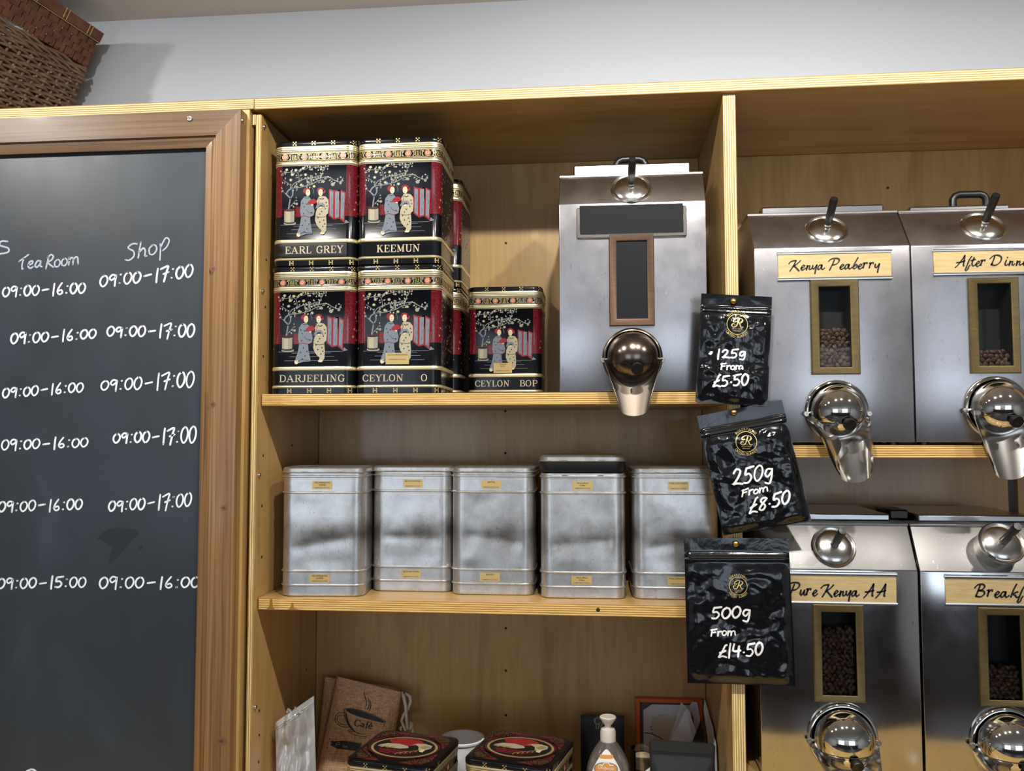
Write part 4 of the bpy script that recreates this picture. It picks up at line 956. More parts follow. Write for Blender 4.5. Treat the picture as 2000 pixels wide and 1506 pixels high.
    m.loft([ring_(fx0, fx1, fz0, fz1, -.0001), ring_(fx0, fx1, fz0, fz1, -.0035), ring_(fx0+e, fx1-e, fz0+e, fz1-e, -.0046), ring_(ix0-e, ix1+e, iz0-e, iz1+e, -.0040), ring_(ix0, ix1, iz0, iz1, -.0030), ring_(ix0, ix1, iz0, iz1, .001)], 0, False)
    fo = obj('window_frame', m, COPPER if board else ABRASS, t)
    m = MB(); m.box(ix0, ix1, -.0014, -.0004, iz0, iz1, 0); obj('label_board' if board else 'window_pane', m, BLKBOARD if board else GLASS, t)
    if not board:
        bl = Vector((x0, DY, zb)); m = MB(); rnd = random.Random(seed); zl = iz0+(iz1-iz0)*level
        for layer, y in enumerate((.0035, .0075, .0125)):
            z = iz0+.003; row = 0
            while z < zl:
                x = ix0+.0035+(row % 2)*.0035
                while x < ix1-.002:
                    zz = z+rnd.uniform(-.0012, .0012)
                    if zz < zl - .006*abs(noise.noise(Vector((x*60, seed, 0)))) - rnd.random()*.002:
                        rot = Matrix.Rotation(rnd.uniform(0, PI), 3, 'Y') @ Matrix.Rotation(rnd.uniform(-.5, .5), 3, 'Z') @ Matrix.Rotation(rnd.choice((0, 0, rnd.uniform(-1.2, 1.2))), 3, 'X')
                        bean_mesh(m, (min(max(x+rnd.uniform(-.001, .001), ix0+.0035), ix1-.0035), y+rnd.uniform(-.0008, .0008)+.0015, zz), rnd.uniform(.86, 1.08), rot, rnd.random() < .5)
                    x += .0072
                z += .0054; row += 1
        o = obj('coffee_beans', m, BEANS); o.location = bl; tag(o, beans_label, 'coffee beans', None, 'stuff')
    # round cap with lever on the hood
    nrm = Vector((0, -hz, hy)).normalized(); cc = Vector((0, hy*.5, h+hz*.5)) - Vector((0, nrm.y, nrm.z))*0
    m = MB(); k = cap_out
    if k: m.lathe([(.0285, -.002), (.0285, k)], cc, nrm, 40, 0, False, False)
    m.lathe([(.0295, k-.001), (.0300, k+.0022), (.0285, k+.0038), (.0262, k+.0030), (.0250, k+.0022), (.0225, k+.0040), (.0180, k+.0058), (.0120, k+.0072), (.0060, k+.0080), (.0050, k+.0150), (.0001, k+.0155)], cc, nrm, 48, 0, False, False)
    co = obj('filler_cap', m, CHROME_R, t)
    m = MB(); p0 = cc+nrm*(k+.010); p1 = cc+nrm*(k+.050)
    m.lathe([(.0048, 0), (.0054, .002), (.0056, .043), (.0050, .0455), (.0001, .0458)], p0, nrm, 20, 0, False, False); obj('lever', m, BLKP, co)
    # loose lid on the flat top
    if lidpx:
        a = at(lidpx[0], lidpx[1], DY+hy+.028); c_ = at(lidpx[2], lidpx[1], DY+hy+.028)
        lx0, lx1 = a.x-x0, c_.x-x0; zl0 = h+hz+.0034
        lt_ = max(.010, a.z-zb-zl0)
        m = MB(); m.box(lx0, lx1, hy+.028, dep-.03, zl0, zl0+lt_, 0, .002); lo = obj('lid', m, ALU, t)
        if handle:
            ha = at(handle[0], handle[1], DY+hy+.042).x-x0; hb = at(handle[2], handle[1], DY+hy+.042).x-x0; ht = at(handle[0], handle[1], DY+hy+.042).z-zb; yh = hy+.042; z0_ = zl0+lt_
            m = MB(); g = .0054; m.tube([(ha+g, yh, z0_-.001), (ha+g, yh, ht-.013), (ha+g+.003, yh, ht-g-.0025), (ha+g+.009, yh, ht-g), (hb-g-.009, yh, ht-g), (hb-g-.003, yh, ht-g-.0025), (hb-g, yh, ht-.013), (hb-g, yh, z0_-.001)], g, 14); obj('handle', m, BLKP, lo)
    # dispensing spout: flange, ball, hinge screws, knob, chute
    rx, rz = lp(ring[0], ring[1], 0); ball_m = BRONZE if board else CHROME
    m = MB(); m.lathe([(RR*.80, -.0001), (RR*1.0, -.0001), (RR*1.01, .003), (RR*.97, .0062), (RR*.91, .0066), (RR*.87, .004), (RR*.85, .0012)], (rx, 0, rz), (0, -1, 0), 56, 0, False, False)
    fl = obj('spout_flange', m, ball_m, t, sharp=60)
    br = RR*.86; by_ = -.0075
    m = MB(); m.sphere((rx, by_, rz), br, 48, 28); bo = obj('spout_ball', m, ball_m, t)
    m = MB(); sl = -.30*br
    rj = math.sqrt(br*br-sl*sl)+.0004
    m.add([(rx+rr_*math.sin(a), by_-rr_*math.cos(a), rz+sl+dz) for a in [math.radians(q) for q in range(-84, 85, 4)] for rr_, dz in ((rj, -.0004), (rj+.0007, 0), (rj, .0004))],
          [[3*i+j, 3*i+3+j, 3*i+4+j, 3*i+1+j] for i in range(42) for j in (0, 1)], 0, True); obj('shutter_edge', m, ball_m, bo)
    kd = Vector((.10, -.86, -.42)).normalized(); m = MB(); kp = Vector((rx, by_, rz))+kd*(br-.001)
    m.lathe([(.0052, 0), (.0052, .004), (.0082, .0046), (.0086, .0095), (.0080, .0108), (.0001, .0110)], kp, kd, 24, 0, False, False); obj('knob', m, BLKP, bo)
    for sx in (-1, 1):
        m = MB(); m.lathe([(.0036, 0), (.0036, .0028), (.0030, .0036), (.0014, .0036), (.0014, .0022), (.0001, .0022)], (rx+sx*RR*.985, -.0055, rz-.004), (0, -1, 0), 18, 0, False, False); m.tube([(rx+sx*RR*.985, -.006, rz-.004), (rx+sx*br*.97, -.0085, rz-.002)], .0016, 8); obj('hinge_screw', m, SCREW, fl)
    b = bmesh.new(); NT, NP = 22, 28; V = []
    for i in range(NT+1):
        tt = i/NT; row = []
        if style == 'open':
            a = RR*(.97-.44*tt); ph = math.radians(86-12*tt); yb = -.0020-.030*tt**1.3; ke = .62-.25*tt; xs = 0.0; zz0 = rz-.004+(tipz+.004)*tt
        else:
            bump_ = math.sin(PI*min(1, max(0, (tt-.05)/.95)))
            a = RR*(1.0-.50*tt**.9); ph = math.radians(84+66*bump_**1.2); yb = -.0020-.026*tt**1.2; ke = .74*(.22+.78*min(1, tt/.4)**.9); xs = .013*tt**1.4; zz0 = rz-.006+(tipz+.006)*tt
        for j in range(NP+1):
            f = -ph+2*ph*j/NP
            drop = (.020 if style == 'open' else .026)*tt*tt*math.sqrt(max(0, 1-(f/ph)**2))
            up_ = (.012*(1-tt)*(1-math.cos(f)) if style != 'open' else 0)
            row.append(b.verts.new((rx+xs+a*math.sin(f), yb-a*ke*(1-math.cos(f)), zz0-drop+(.018*tt if style == 'open' else .020*tt)-up_*.2)))
        V.append(row)
    for i in range(NT):
        for j in range(NP): b.faces.new([V[i][j], V[i][j+1], V[i+1][j+1], V[i+1][j]])
    bmesh.ops.recalc_face_normals(b, faces=b.faces); bmesh.ops.solidify(b, geom=list(b.faces), thickness=.0007)
    m = MB(); m.bm(b); b.free(); obj('chute', m, CHUTE_D if board else CHROME_R, t, sharp=60)
    return t
U = .2785e-3
dispenser('steel coffee dispenser with blank black label and black window board, on the upper left shelf', .4446, .6547, Z1+.0012, ZT-.1508, (.030, .049), (1132, 402, 1335, 455), None,
          (1189, 458, 1279, 636), (1204, 471, 1265, 622), (1235, 699), .0424, 0, (1120, 323, 1348), (1197, 306, 1267), 'open', 1, True, 0, False, .001, None, -.082)
dispenser('steel coffee dispenser with brass plate Kenya Peaberry', .7210, .9334, ZR+.0046, ZT-.2218, (.046, .059), (1519, 496, 1742, 540), ('Kenya Peaberry', 1540, 1719, 527, .136e-3*1.0),
          (1582, 547, 1681, 731), (1599, 560, 1664, 717), (1633, 803), .0430, .50, (1487, 405, 1726), None, 'curl', 2, False, 0, False, .0044, 'roasted beans half filling the Kenya Peaberry window', -.092)
dispenser('steel coffee dispenser with brass plate After Dinner', .9352, 1.1476, ZR+.0046, ZT-.2226, (.046, .059), (1823, 490, 2046, 530), ('After Dinner', 1865, 2020, 520, .136e-3),
          (1891, 543, 1995, 729), (1909, 554, 1980, 714), (1945, 797), .0430, .20, (1776, 404, 1972), (1853, 374, 1933), 'open', 3, False, 0, False, .0044, 'few roasted beans low in the After Dinner window', -.094)
dispenser('steel coffee dispenser with brass plate Pure Kenya AA', .7190, .9320, ZR2+.0044, ZT-.6710, (.034, .058), (1526, 1121, 1752, 1179), ('Pure Kenya AA', 1540, 1733, 1162, .155e-3),
          (1587, 1180, 1691, 1374), (1604, 1195, 1675, 1360), (1645, 1440), .0462, .80, (1520, 1006, 1738), None, 'curl', 4, False, 0, True, .004, 'roasted beans nearly filling the Pure Kenya AA window', -.090)
dispenser('steel coffee dispenser with brass plate Breakfast', .9352, 1.1482, ZR2+.0044, ZT-.6716, (.034, .058), (1846, 1128, 2074, 1183), ('Breakfast', 1904, 2040, 1165, .155e-3),
          (1910, 1186, 2014, 1382), (1928, 1201, 1998, 1369), (1964, 1449), .0462, .38, (1793, 1008, 2020), None, 'curl', 5, False, .020, True, .004, 'roasted beans in the lower part of the Breakfast window', -.090)
p0 = at(1741, 994, DY+.13); p1 = at(1791, 1008, DY+.10); m = MB()
zt_ = ZT-.6710+.058+.0036
m.box(.925, .952, DY+.085, DY+.15, zt_, zt_+.014, 0, .002); o = obj('dark_block', m, BLKP); tag(o, 'short black block filling the dark spot between the lids of the two lower dispensers', 'bar')  # plain black box filling the dark spot between the lids

# ---------------------------------------------------------------- pinned pouches
def pouch(label, c, Y, zipv, lines, logo, pin, seed, thick=.0055, ridge=.0027):
    TL, TR_, BR_, BL = [at(px, py, Y) for px, py in c]
    base = (BL+BR_)/2; root = thing('coffee_pouch', label, 'pouch', base, 0, 'black price pouches pinned to the divider')
    def disp(u, v):
        e = min(1, min(u, 1-u)/.10)*min(1, (1-v)/.07)*min(1, max(0, v-zipv-.02)/.12); e = e*e*(3-2*e)
        n1 = noise.noise(Vector((u*3.1+seed*5, v*4.3, seed))); n2 = noise.noise(Vector((u*8+seed, v*11+n1*2, seed*2))); n3 = abs(noise.noise(Vector((u*5-v*3+seed*3, v*6+u*4, seed*1.7))))
        n4 = abs(noise.noise(Vector((u*13+n2*1.5+seed, v*19-u*6, seed*4.3)))); d = e*(thick*(.75+.5*n1)+.0014*n2-.0022*n3-.0005*n4)
        d += .0012*n1*min(1, min(u, 1-u)/.05)*min(1, (1-v)/.04)*min(1, v/.04)
        for dz, s_ in ((0, 1), (.032, .6)):
            d += ridge*s_*math.exp(-((v-zipv-dz)/.012)**2)*min(1, min(u, 1-u)/.05)
        return max(d, 0.0)
    def surf(u, v, off=0.0):
        p = (TL*(1-u)+TR_*u)*(1-v)+(BL*(1-u)+BR_*u)*v; return p+Vector((0, -1, 0))*(disp(u, v)+off)-base
    m = MB(); m.grid(lambda u, v: surf(u, v), 84, 150); m.grid(lambda u, v: surf(u, v, -disp(u, v))+Vector((0, .0004+.001*min(1, 8*min(u, 1-u, v, 1-v)), 0)), 12, 16)
    obj('film_bag', m, FILM, root, sharp=180)
    ax = c[1][0]-c[0][0], c[1][1]-c[0][1]; ay = c[3][0]-c[0][0], c[3][1]-c[0][1]; det = ax[0]*ay[1]-ax[1]*ay[0]
    def pm(off): 
        def f(px, py):
            dx, dy = px-c[0][0], py-c[0][1]; u = (dx*ay[1]-dy*ay[0])/det; v = (ax[0]*dy-ax[1]*dx)/det
            return surf(min(max(u, 0), 1), min(max(v, 0), 1), off)
        return f
    m = MB()
    for k, (t, a, b_, h0, wd) in enumerate(lines): write_hand(m, t, a, b_, h0, h0, wd, pm(.0006), 0, .06, seed*10+k)
    lo = obj('pen_lettering', m, PEN, root); lo['label'] = 'white hand-written weight and price'
    cx, cy, R, ang = logo; ca, sa = math.cos(ang), math.sin(ang); q = R/335
    lm = lambda x, y: pm(.0006)(cx+(x*ca-y*sa), cy+(x*sa+y*ca))
    m = MB(); stroke(m, arc_pts(0, 0, R, R, 0, 360, 48), R*.06, lm, 0, step=R*.12)
    for pts in ([(850, 660), (845, 620), (870, 575), (960, 525), (1080, 530), (1138, 570), (1130, 640), (1070, 688), (1010, 690)], [(1040, 550), (1000, 660), (950, 780), (880, 825), (810, 800), (800, 750), (840, 715), (890, 728)], [(1040, 690), (1070, 760), (1100, 820), (1135, 830), (1165, 810)], [(850, 660), (900, 660), (940, 640)]):
        stroke(m, [((x-980)*q, (y-725)*q) for x, y in pts], 34*q, lm, 0, step=20*q, nib=.3)
    def arcw(txt, rad, a0, a1, size, flip):
        for k, ch in enumerate(txt):
            if ch == ' ': continue
            a = math.radians(a0+(a1-a0)*k/(len(txt)-1))
            ox, oy = rad*math.cos(a), rad*math.sin(a); th = a+PI/2 if not flip else a-PI/2
            textmesh(ch, size, lambda u, v: lm(ox+u*math.cos(th)+v*math.sin(th), oy+u*math.sin(th)-v*math.cos(th)), m)
    arcw('ROBERTSONS', R*1.12, -138, -42, R*.34, False); arcw('OXTED SURREY', R*1.34, 140, 40, R*.34, True)
    textmesh('TEA & COFFEE', R*.15, lambda u, v: lm(u, R*.50-v), m); textmesh('SPECIALIST', R*.15, lambda u, v: lm(u, R*.70-v), m)
    obj('logo', m, LOGO, root)
    pz = pm(0)(pin[0], pin[1])+base; m = MB(); m.lathe([(.0022, -.004), (.0042, .0), (.0046, .0012), (.0040, .0032), (.0024, .0046), (.0003, .0052)], pz+Vector((0, -.0012, 0)), (0, -1, 0), 20)
    o = obj('drawing_pin', m, PIN); tag(o, pin[2], 'pin', 'brass drawing pins on the divider')
pouch('small black 125g pouch, uppermost of the three pinned to the divider', [(1370, 573), (1508, 580), (1499, 794), (1358, 785)], -.0050, .125,
      [('125g', (1399, 700), (1454, 698), 16, 3.4), ('From', (1406, 722), (1449, 721), 12, 2.8), ('£5.50', (1390, 756), (1458, 751), 21, 3.5)], (1439, 634, 20, .05), (1432, 589, 'brass pin holding the small 125g pouch'), 1)
pouch('tilted black 250g pouch, middle one of the three pinned to the divider', [(1361, 813), (1527, 781), (1585, 1017), (1413, 1046)], .0020, .135,
      [('250g', (1428, 948), (1505, 934), 29, 3.8), ('From', (1446, 970), (1496, 957), 14, 3.0), ('£8.50', (1459, 1002), (1536, 981), 25, 3.8)], (1456, 863, 20, .0), (1433, 806, 'brass pin holding the tilted 250g pouch'), 2, .0065, .0030)
pouch('large black 500g pouch, lowest of the three pinned to the divider', [(1336, 1051), (1540, 1051), (1554, 1340), (1343, 1334)], -.0010, .115,
      [('500g', (1388, 1207), (1462, 1205), 22, 4.0), ('From', (1386, 1240), (1434, 1238), 14, 3.0), ('£14.50', (1400, 1281), (1484, 1275), 23, 3.8)], (1440, 1143, 17, .0), (1437, 1062, 'brass pin holding the large 500g pouch'), 3, .0065)

# ---------------------------------------------------------------- things on the worktop
def flat_sheet(corners, Ys, th=.0006, bend=0.0, nu=12, nv=12, wave=0.0, seed=0):
    """a sheet hung between four pixel corners (TL TR BR BL), each at its own depth"""
    P = [at(c[0], c[1], y) for c, y in zip(corners, Ys)]
    def f(u, v, o=0.0):
        p = (P[0]*(1-u)+P[1]*u)*(1-v)+(P[3]*(1-u)+P[2]*u)*v
        return p+Vector((0, bend*math.sin(PI*u)*math.sin(PI*v)+wave*noise.noise(Vector((u*4+seed, v*4, seed)))+o, 0))
    m = MB(); m.grid(lambda u, v: f(u, v), nu, nv); m.grid(lambda u, v: f(u, v, th), nu, nv); return m, f
def below(px, py, Y):
    """the pixel's column carried down to the worktop"""
    p = at(px, py, Y); return p
# clear zip bag
bag = thing('clear_bag', 'clear plastic zip bag with crumpled film inside, at the left end of the worktop', 'bag', (.03, .07, ZW+.001))
c4 = [(538, 1411), (613, 1359), (622, 1640), (544, 1640)]
def zipbag(off, seed, amp, cc=c4):
    P = [at(a, b, .075+off+(.03 if i in (1, 2) else 0)) for i, (a, b) in enumerate(cc)]
    P[2].z = P[3].z = ZW+.002
    def f(u, v):
        p = (P[0]*(1-u)+P[1]*u)*(1-v)+(P[3]*(1-u)+P[2]*u)*v; e = min(1, 6*min(u, 1-u))
        return p+Vector((0, -e*amp*(.5+noise.noise(Vector((u*4+seed, v*5+seed, seed)))+.5*noise.noise(Vector((u*10, v*13, seed)))), 0))
    m = MB(); m.grid(f, 26, 50); return m, f
m, f = zipbag(0, 1.3, .012); obj('front_film', m, POLY, bag, True, sharp=180)
m, _ = zipbag(.014, 4.1, -.004); obj('back_film', m, POLY, bag, True, sharp=180)
m = MB(); m.tube([f(u/20, .035)+Vector((0, -.001, 0)) for u in range(21)], .0012, 8); m.tube([f(u/20, .05)+Vector((0, -.001, 0)) for u in range(21)], .0009, 8); obj('zip_strip', m, POLY, bag, True)
c5 = [(546, 1440), (610, 1432), (620, 1640), (546, 1640)]
m, _ = zipbag(.009, 8.0, .009, c5); o = obj('crumpled_film', m, Mat('milky_film', (216, 214, 208), .3).m, bag, True, sharp=180)
P0 = at(600, 1450, .079); 
m = MB(); pts = [at(561+i*2.6, 1393-7*math.sin(i*1.3)-i*.6, .085+.004*math.sin(i*2)) for i in range(11)]; m.tube(pts, .0022, 8); obj('torn_strip', m, POLY, bag, True)
# hessian bags
def hbag(label, c, Ys, seed, printed):
    P = [at(a, b, y) for (a, b), y in zip(c, Ys)]; P[2].z = P[3].z = ZW+.001
    for q_ in P: q_.x = max(q_.x, .004)
    base = (P[2]+P[3])/2
    root = thing('hessian_bag', label, 'bag', base, 0, 'hessian drawstring bags')
    def f(u, v, o=0.0):
        p = (P[0]*(1-u)+P[1]*u)*(1-v)+(P[3]*(1-u)+P[2]*u)*v; e = min(1, 8*min(u, 1-u, v+.02)); e = e*e*(3-2*e)
        return p-base+Vector((0, -e*(.010+.003*noise.noise(Vector((u*3+seed, v*3, seed))))+o, 0))
    m = MB(); m.grid(f, 24, 32); m.grid(lambda u, v: f(u, v)*1+Vector((0, .012*min(1, 8*min(u, 1-u, v+.02))+.008*min(1, 8*min(u, 1-u, v+.02)), 0)), 24, 32); obj('sack', m, HESS, root, sharp=180)
    return root, f, base
cF = [(657, 1321), (785, 1352), (742, 1640), (596, 1628)]
PH = [at(a, b, 0.26) for a, b in cF]
hbag('plain back of a hessian bag behind the printed one', [(632, 1322), (776, 1343), (740, 1640), (590, 1630)], (.262, .264, .258, .258), 2, False)
rt_, fF, bF = hbag('hessian drawstring bag printed with a black coffee cup and Café', cF, (.236, .240, .218, .218), 1, True)
ax = (cF[1][0]-cF[0][0], cF[1][1]-cF[0][1]); ay = (cF[3][0]-cF[0][0], cF[3][1]-cF[0][1]); det = ax[0]*ay[1]-ax[1]*ay[0]
def hm(a, b):                                # print coordinates of a 8.696x enlargement starting at (590, 1310)
    dx, dy = 590+a/8.696-cF[0][0], 1310+b/8.696-cF[0][1]; return fF((dx*ay[1]-dy*ay[0])/det, (ax[0]*dy-ax[1]*dx)/det, -.0006)
m = MB()
for pts in ([(1065, 352), (1078, 420), (1105, 500), (1105, 580), (1080, 640)], [(1135, 455), (1155, 540), (1145, 640), (1100, 700)], [(1180, 525), (1180, 620), (1150, 725)]): stroke(m, pts, 13, hm, taper=.3)
m.poly([(760, 690), (800, 668), (900, 680), (1050, 725), (1200, 790), (1330, 860), (1400, 915), (1380, 935), (1290, 915), (1150, 880), (1000, 830), (860, 765), (790, 715)], hm)
stroke(m, [(735, 680), (800, 662), (900, 672), (1060, 718), (1220, 785), (1350, 860), (1410, 910), (1395, 965), (1385, 1010)], 11, hm)
stroke(m, [(740, 690), (738, 780), (770, 900), (820, 1010), (890, 1095), (960, 1140)], 11, hm); stroke(m, [(768, 720), (768, 800), (800, 930), (850, 1030), (895, 1090)], 26, hm, taper=.3)
stroke(m, [(735, 735), (650, 740), (590, 800), (590, 880), (650, 970), (740, 1005), (800, 1010)], 10, hm); stroke(m, [(728, 790), (680, 780), (625, 810), (620, 870), (660, 930), (720, 958), (770, 958)], 10, hm)
stroke(m, [(850, 1062), (800, 1068), (790, 1090), (860, 1140), (980, 1190), (1100, 1210)], 10, hm); stroke(m, [(815, 1100), (880, 1100), (960, 1135), (1060, 1160)], 10, hm)
ca, sa = math.cos(.235), math.sin(.235)
def cm(x, z): return hm(880+x*ca+z*sa, 985+x*sa-z*ca)
write_serif(m, 'Café', 0, 300, 0, 120, cm, 0, .2)
m.poly([(480, 1200), (850, 1290), (1000, 1330), (960, 1480), (700, 1415), (440, 1375), (525, 1290)], hm)
obj('cup_print', m, INK, rt_)
m = MB(); hs = lambda x, z: hm(560+x*ca+z*sa, 1345+x*sa-z*ca)
stroke(m, [(20, 0), (36, 60), (70, 74), (86, 52), (62, 34), (36, 34)], 8, hs); stroke(m, [(96, 0), (104, 34), (128, 40)], 7, hs); stroke(m, [(140, 18), (168, 24), (160, 42), (142, 26), (150, 4), (176, 8)], 7, hs); stroke(m, [(186, 0), (194, 34), (208, 8), (216, 34), (228, 8), (240, 34)], 7, hs)
obj('banner_print', m, Mat('cream_print_ink', (170, 150, 124), .7).m, rt_)
cp = lambda a, b, Y: at(590+a/8.696, 1310+b/8.696, Y)
m = MB(); m.tube([cp(1690, 370, .25), cp(1725, 440, .245), cp(1760, 600, .242), cp(1770, 760, .242), cp(1785, 900, .242), cp(1800, 980, .244)], .0026, 10)
m.tube([cp(1760, 390, .256), cp(1830, 440, .252), cp(1845, 520, .25), cp(1800, 650, .248), cp(1720, 760, .248), cp(1690, 850, .248), cp(1720, 920, .248), cp(1760, 1010, .25)], .0026, 10)
m.sphere(cp(1835, 930, .25), .0070, 14, 10, 0, (1, .8, 1)); m.tube([cp(1700, 950, .25), cp(1660, 975, .25), cp(1690, 1010, .25)], .0024, 8); m.tube([cp(1850, 950, .25), cp(1890, 1000, .25), cp(1880, 1060, .25)], .0024, 8)
obj('drawstring', m, CORD, rt_, True)
# white tub between the crane tins
p = at(903, 1441, .175); rad = .034; m = MB()
hT = p.z-ZW
m.lathe([(rad*.80, .0), (rad*.97, hT-.004), (rad*1.04, hT-.003), (rad*1.05, hT), (rad*.99, hT+.0008), (rad*.93, hT-.002), (rad*.78, .003)], (p.x, .175, ZW+.0006), (0, 0, 1), 48, 0, True, True)
o = obj('plastic_tub', m, WHITEP); tag(o, 'white plastic tub standing between the two crane-lidded tins', 'tub')
# second lower white tub rim seen lower down
# black coffee bag behind the soap bottle
a, b_ = at(1134, 1399, .255), at(1219, 1399, .255); cx = (a.x+b_.x)/2; hw = (b_.x-a.x)/2; hB = a.z-ZW
r = thing('coffee_bag', 'tall black coffee bag with white print behind the soap bottle', 'bag', (cx, .262, ZW+.0006)); m = MB()
def bagloop(z, t, wv): return [(x*hw, y*t+wv*math.sin(x*3+z*40), z) for x, y in [(math.cos(q)*abs(math.cos(q))**-.0 if False else max(-1, min(1, 1.25*math.cos(q))), max(-1, min(1, 1.25*math.sin(q)))) for q in [2*PI*k/32 for k in range(32)]]]
m.loft([bagloop(0, .020, 0), bagloop(.01, .021, 0), bagloop(hB*.7, .018, .0003), bagloop(hB*.90, .006, .0004), bagloop(hB*.95, .0012, .0003), bagloop(hB, .0010, .0002)], 0, True, True, True); obj('bag_body', m, MATTEBAG, r)
def bm_(px, py):
    q = at(px, py, .245); v = (q.z-ZW)/hB; t = .0206 if v < .05 else .021-.003*(v-.05)/.65 if v < .7 else .018-.012*(v-.7)/.2 if v < .9 else .006-.0048*(v-.9)/.05 if v < .95 else .0012
    return (q.x-cx, -t-.0008, q.z-ZW)
m = MB()
def bt(tx, px, py, s_, al='LEFT'): textmesh(tx, s_, lambda u, v: bm_(px+u, py-v), m, 0, al)
write_serif(m, 'Ca', 0, 24, 0, 11, lambda x, z: bm_(1159+x, 1420-z), 0, .26); write_serif(m, 'LEC', 0, 15, 0, 7, lambda x, z: bm_(1163+x, 1428-z), 0, .28)
stroke(m, [(1166, 1405), (1169, 1411)], 1.4, bm_); stroke(m, [(1170, 1407), (1172, 1411)], 1.2, bm_)
obj('bag_print', m, Mat('off_white_print', (168, 164, 156), .6).m, r)
# soap bottle
sx_, sY = at(1188, 1500, .085), .085; zt_ = at(1188, 1401, sY).z-ZW; pxm = 1/ (FPX/(sY-CAM.y))
r = thing('soap_bottle', 'clear pump soap bottle with white label and orange oval', 'bottle', (sx_.x, sY, ZW+.0006)); Zp = lambda py: at(1188, py, sY).z-ZW
def el(zc, a, b_): return [(a*math.cos(2*PI*k/40), b_*math.sin(2*PI*k/40), zc) for k in range(40)]
zs = Zp(1506); m = MB()
shape = [(0, .0355, .022), (.006, .0385, .025), (zs-.03, .0345, .0235), (zs, .0318, .0225), (Zp(1490), .0297, .021), (Zp(1475), .0250, .019), (Zp(1462), .0198, .016), (Zp(1452), .0145, .0135), (Zp(1446), .0110, .0110), (Zp(1442), .0098, .0098)]
m.loft([el(z, a, b_) for z, a, b_ in shape], 0, True, True, True); obj('bottle_body', m, BOTTLE, r)
m = MB(); m.loft([el(z, a*.93, b_*.9) for z, a, b_ in [(.003, .035, .022), (.01, .037, .024), (zs-.03, .0338, .0228), (zs-.012, .0325, .0222)]], 0, True, True, True); obj('liquid', m, clear('soap_liquid', (236, 222, 196), .1, .02, (216, 204, 184), .5), r)
m = MB(); m.lathe([(.0113, Zp(1448)), (.0113, Zp(1429)), (.0100, Zp(1424)), (.0048, Zp(1421)), (.0046, Zp(1417)), (.0060, Zp(1415)), (.0118, Zp(1404)), (.0122, Zp(1401)), (.0108, Zp(1399.5)), (.004, Zp(1400))], (0, 0, 0), (0, 0, 1), 36); obj('pump', m, PUMP, r)
m = MB(); m.tube([(0, 0, Zp(1446)), (0, 0, .02)], .003, 8); obj('dip_tube', m, PUMP, r)
def sl(px, py):
    q = at(px, py, sY-.02); z = q.z-ZW; x = q.x-sx_.x
    for (z0, a0, b0), (z1, a1, b1) in zip(shape[:-1], shape[1:]):
        if z0 <= z <= z1: f_ = (z-z0)/(z1-z0); a_, bb = a0+(a1-a0)*f_, b0+(b1-b0)*f_; break
    else: a_, bb = .0355, .022
    return (x, -bb*math.sqrt(max(.02, 1-(x/a_)**2)), z)
lm_ = lambda o: (lambda px, py: (lambda p: (p[0], p[1]-o, p[2]))(sl(px, py)))
m = MB(); N_ = 14; L = []
prof = [(1467, 1.5), (1470, 5), (1475, 9), (1482, 14), (1490, 19), (1500, 24.5), (1512, 29), (1530, 31), (1560, 31)]
m.loft([[lm_(.0006)(1184.5+hw_*(2*k/N_-1), py) for k in range(N_+1)] for py, hw_ in prof], 0, True, False, False, False)
lab = obj('label_panel', m, SOAPLAB, r, fixn=False)
fan = lambda mb, cx, cy, rx, ry, o, mt: mb.loft([[lm_(o)(cx+rx*s_*math.cos(2*PI*k/28), cy+ry*s_*math.sin(2*PI*k/28)) for k in range(28)] for s_ in (1, .75, .5, .25, .02)], mt, False)
m = MB(); fan(m, 1183.5, 1503, 23.5, 13.5, .0010, 0); fan(m, 1183.5, 1503, 20.8, 11.8, .0014, 1)
m.loft([[lm_(.0010)(1184.5+x, y) for x in (-13, -8, -4, 0, 4, 8, 13)] for y in (1476.5, 1483)], 1, False, False, False, False)
stroke(m, [(1170, 1495), (1177, 1495), (1180, 1490.5), (1189, 1490.5), (1191, 1495), (1198, 1495)], 1.6, lm_(.0019), 2, curve=False)
textmesh('Lifebuoy', 9.2, lambda u, v: lm_(.0019)(1183.5+u*.98, 1503+.06*u-v), m, 2)
obj('label_print', m, [SOAPGR, SOAPOR, SOAPLAB], lab)
# glass tumbler with cream and red filling
q = at(1252, 1460, .10); r = thing('glass_tumbler', 'small glass of cream and red layers beside the soap bottle', 'glass', (at(1256, 1500, .12).x, .125, ZW+.0006)); hG = at(1250, 1462, .125).z-ZW; gr = .0185
m = MB(); m.lathe([(gr*.8, 0), (gr*.86, hG*.02), (gr, hG), (gr*.95, hG), (gr*.8, hG*.04), (.0005, hG*.04)], (0, 0, 0), (0, 0, 1), 40, 0, True, True); obj('tumbler', m, TUMBLER, r)
h1 = at(1252, 1498, .125).z-ZW; h2 = at(1252, 1476, .125).z-ZW
m = MB(); m.lathe([(gr*.78, hG*.05), (gr*.9, h1)], (0, 0, 0), (0, 0, 1), 32); obj('red_layer', m, JARRED, r)
m = MB(); m.lathe([(gr*.9, h1+.0004), (gr*.92, h2-.004), (gr*.75, h2), (gr*.3, h2+.003), (.0005, h2+.003)], (0, 0, 0), (0, 0, 1), 32); obj('cream_layer', m, JARFILL, r)
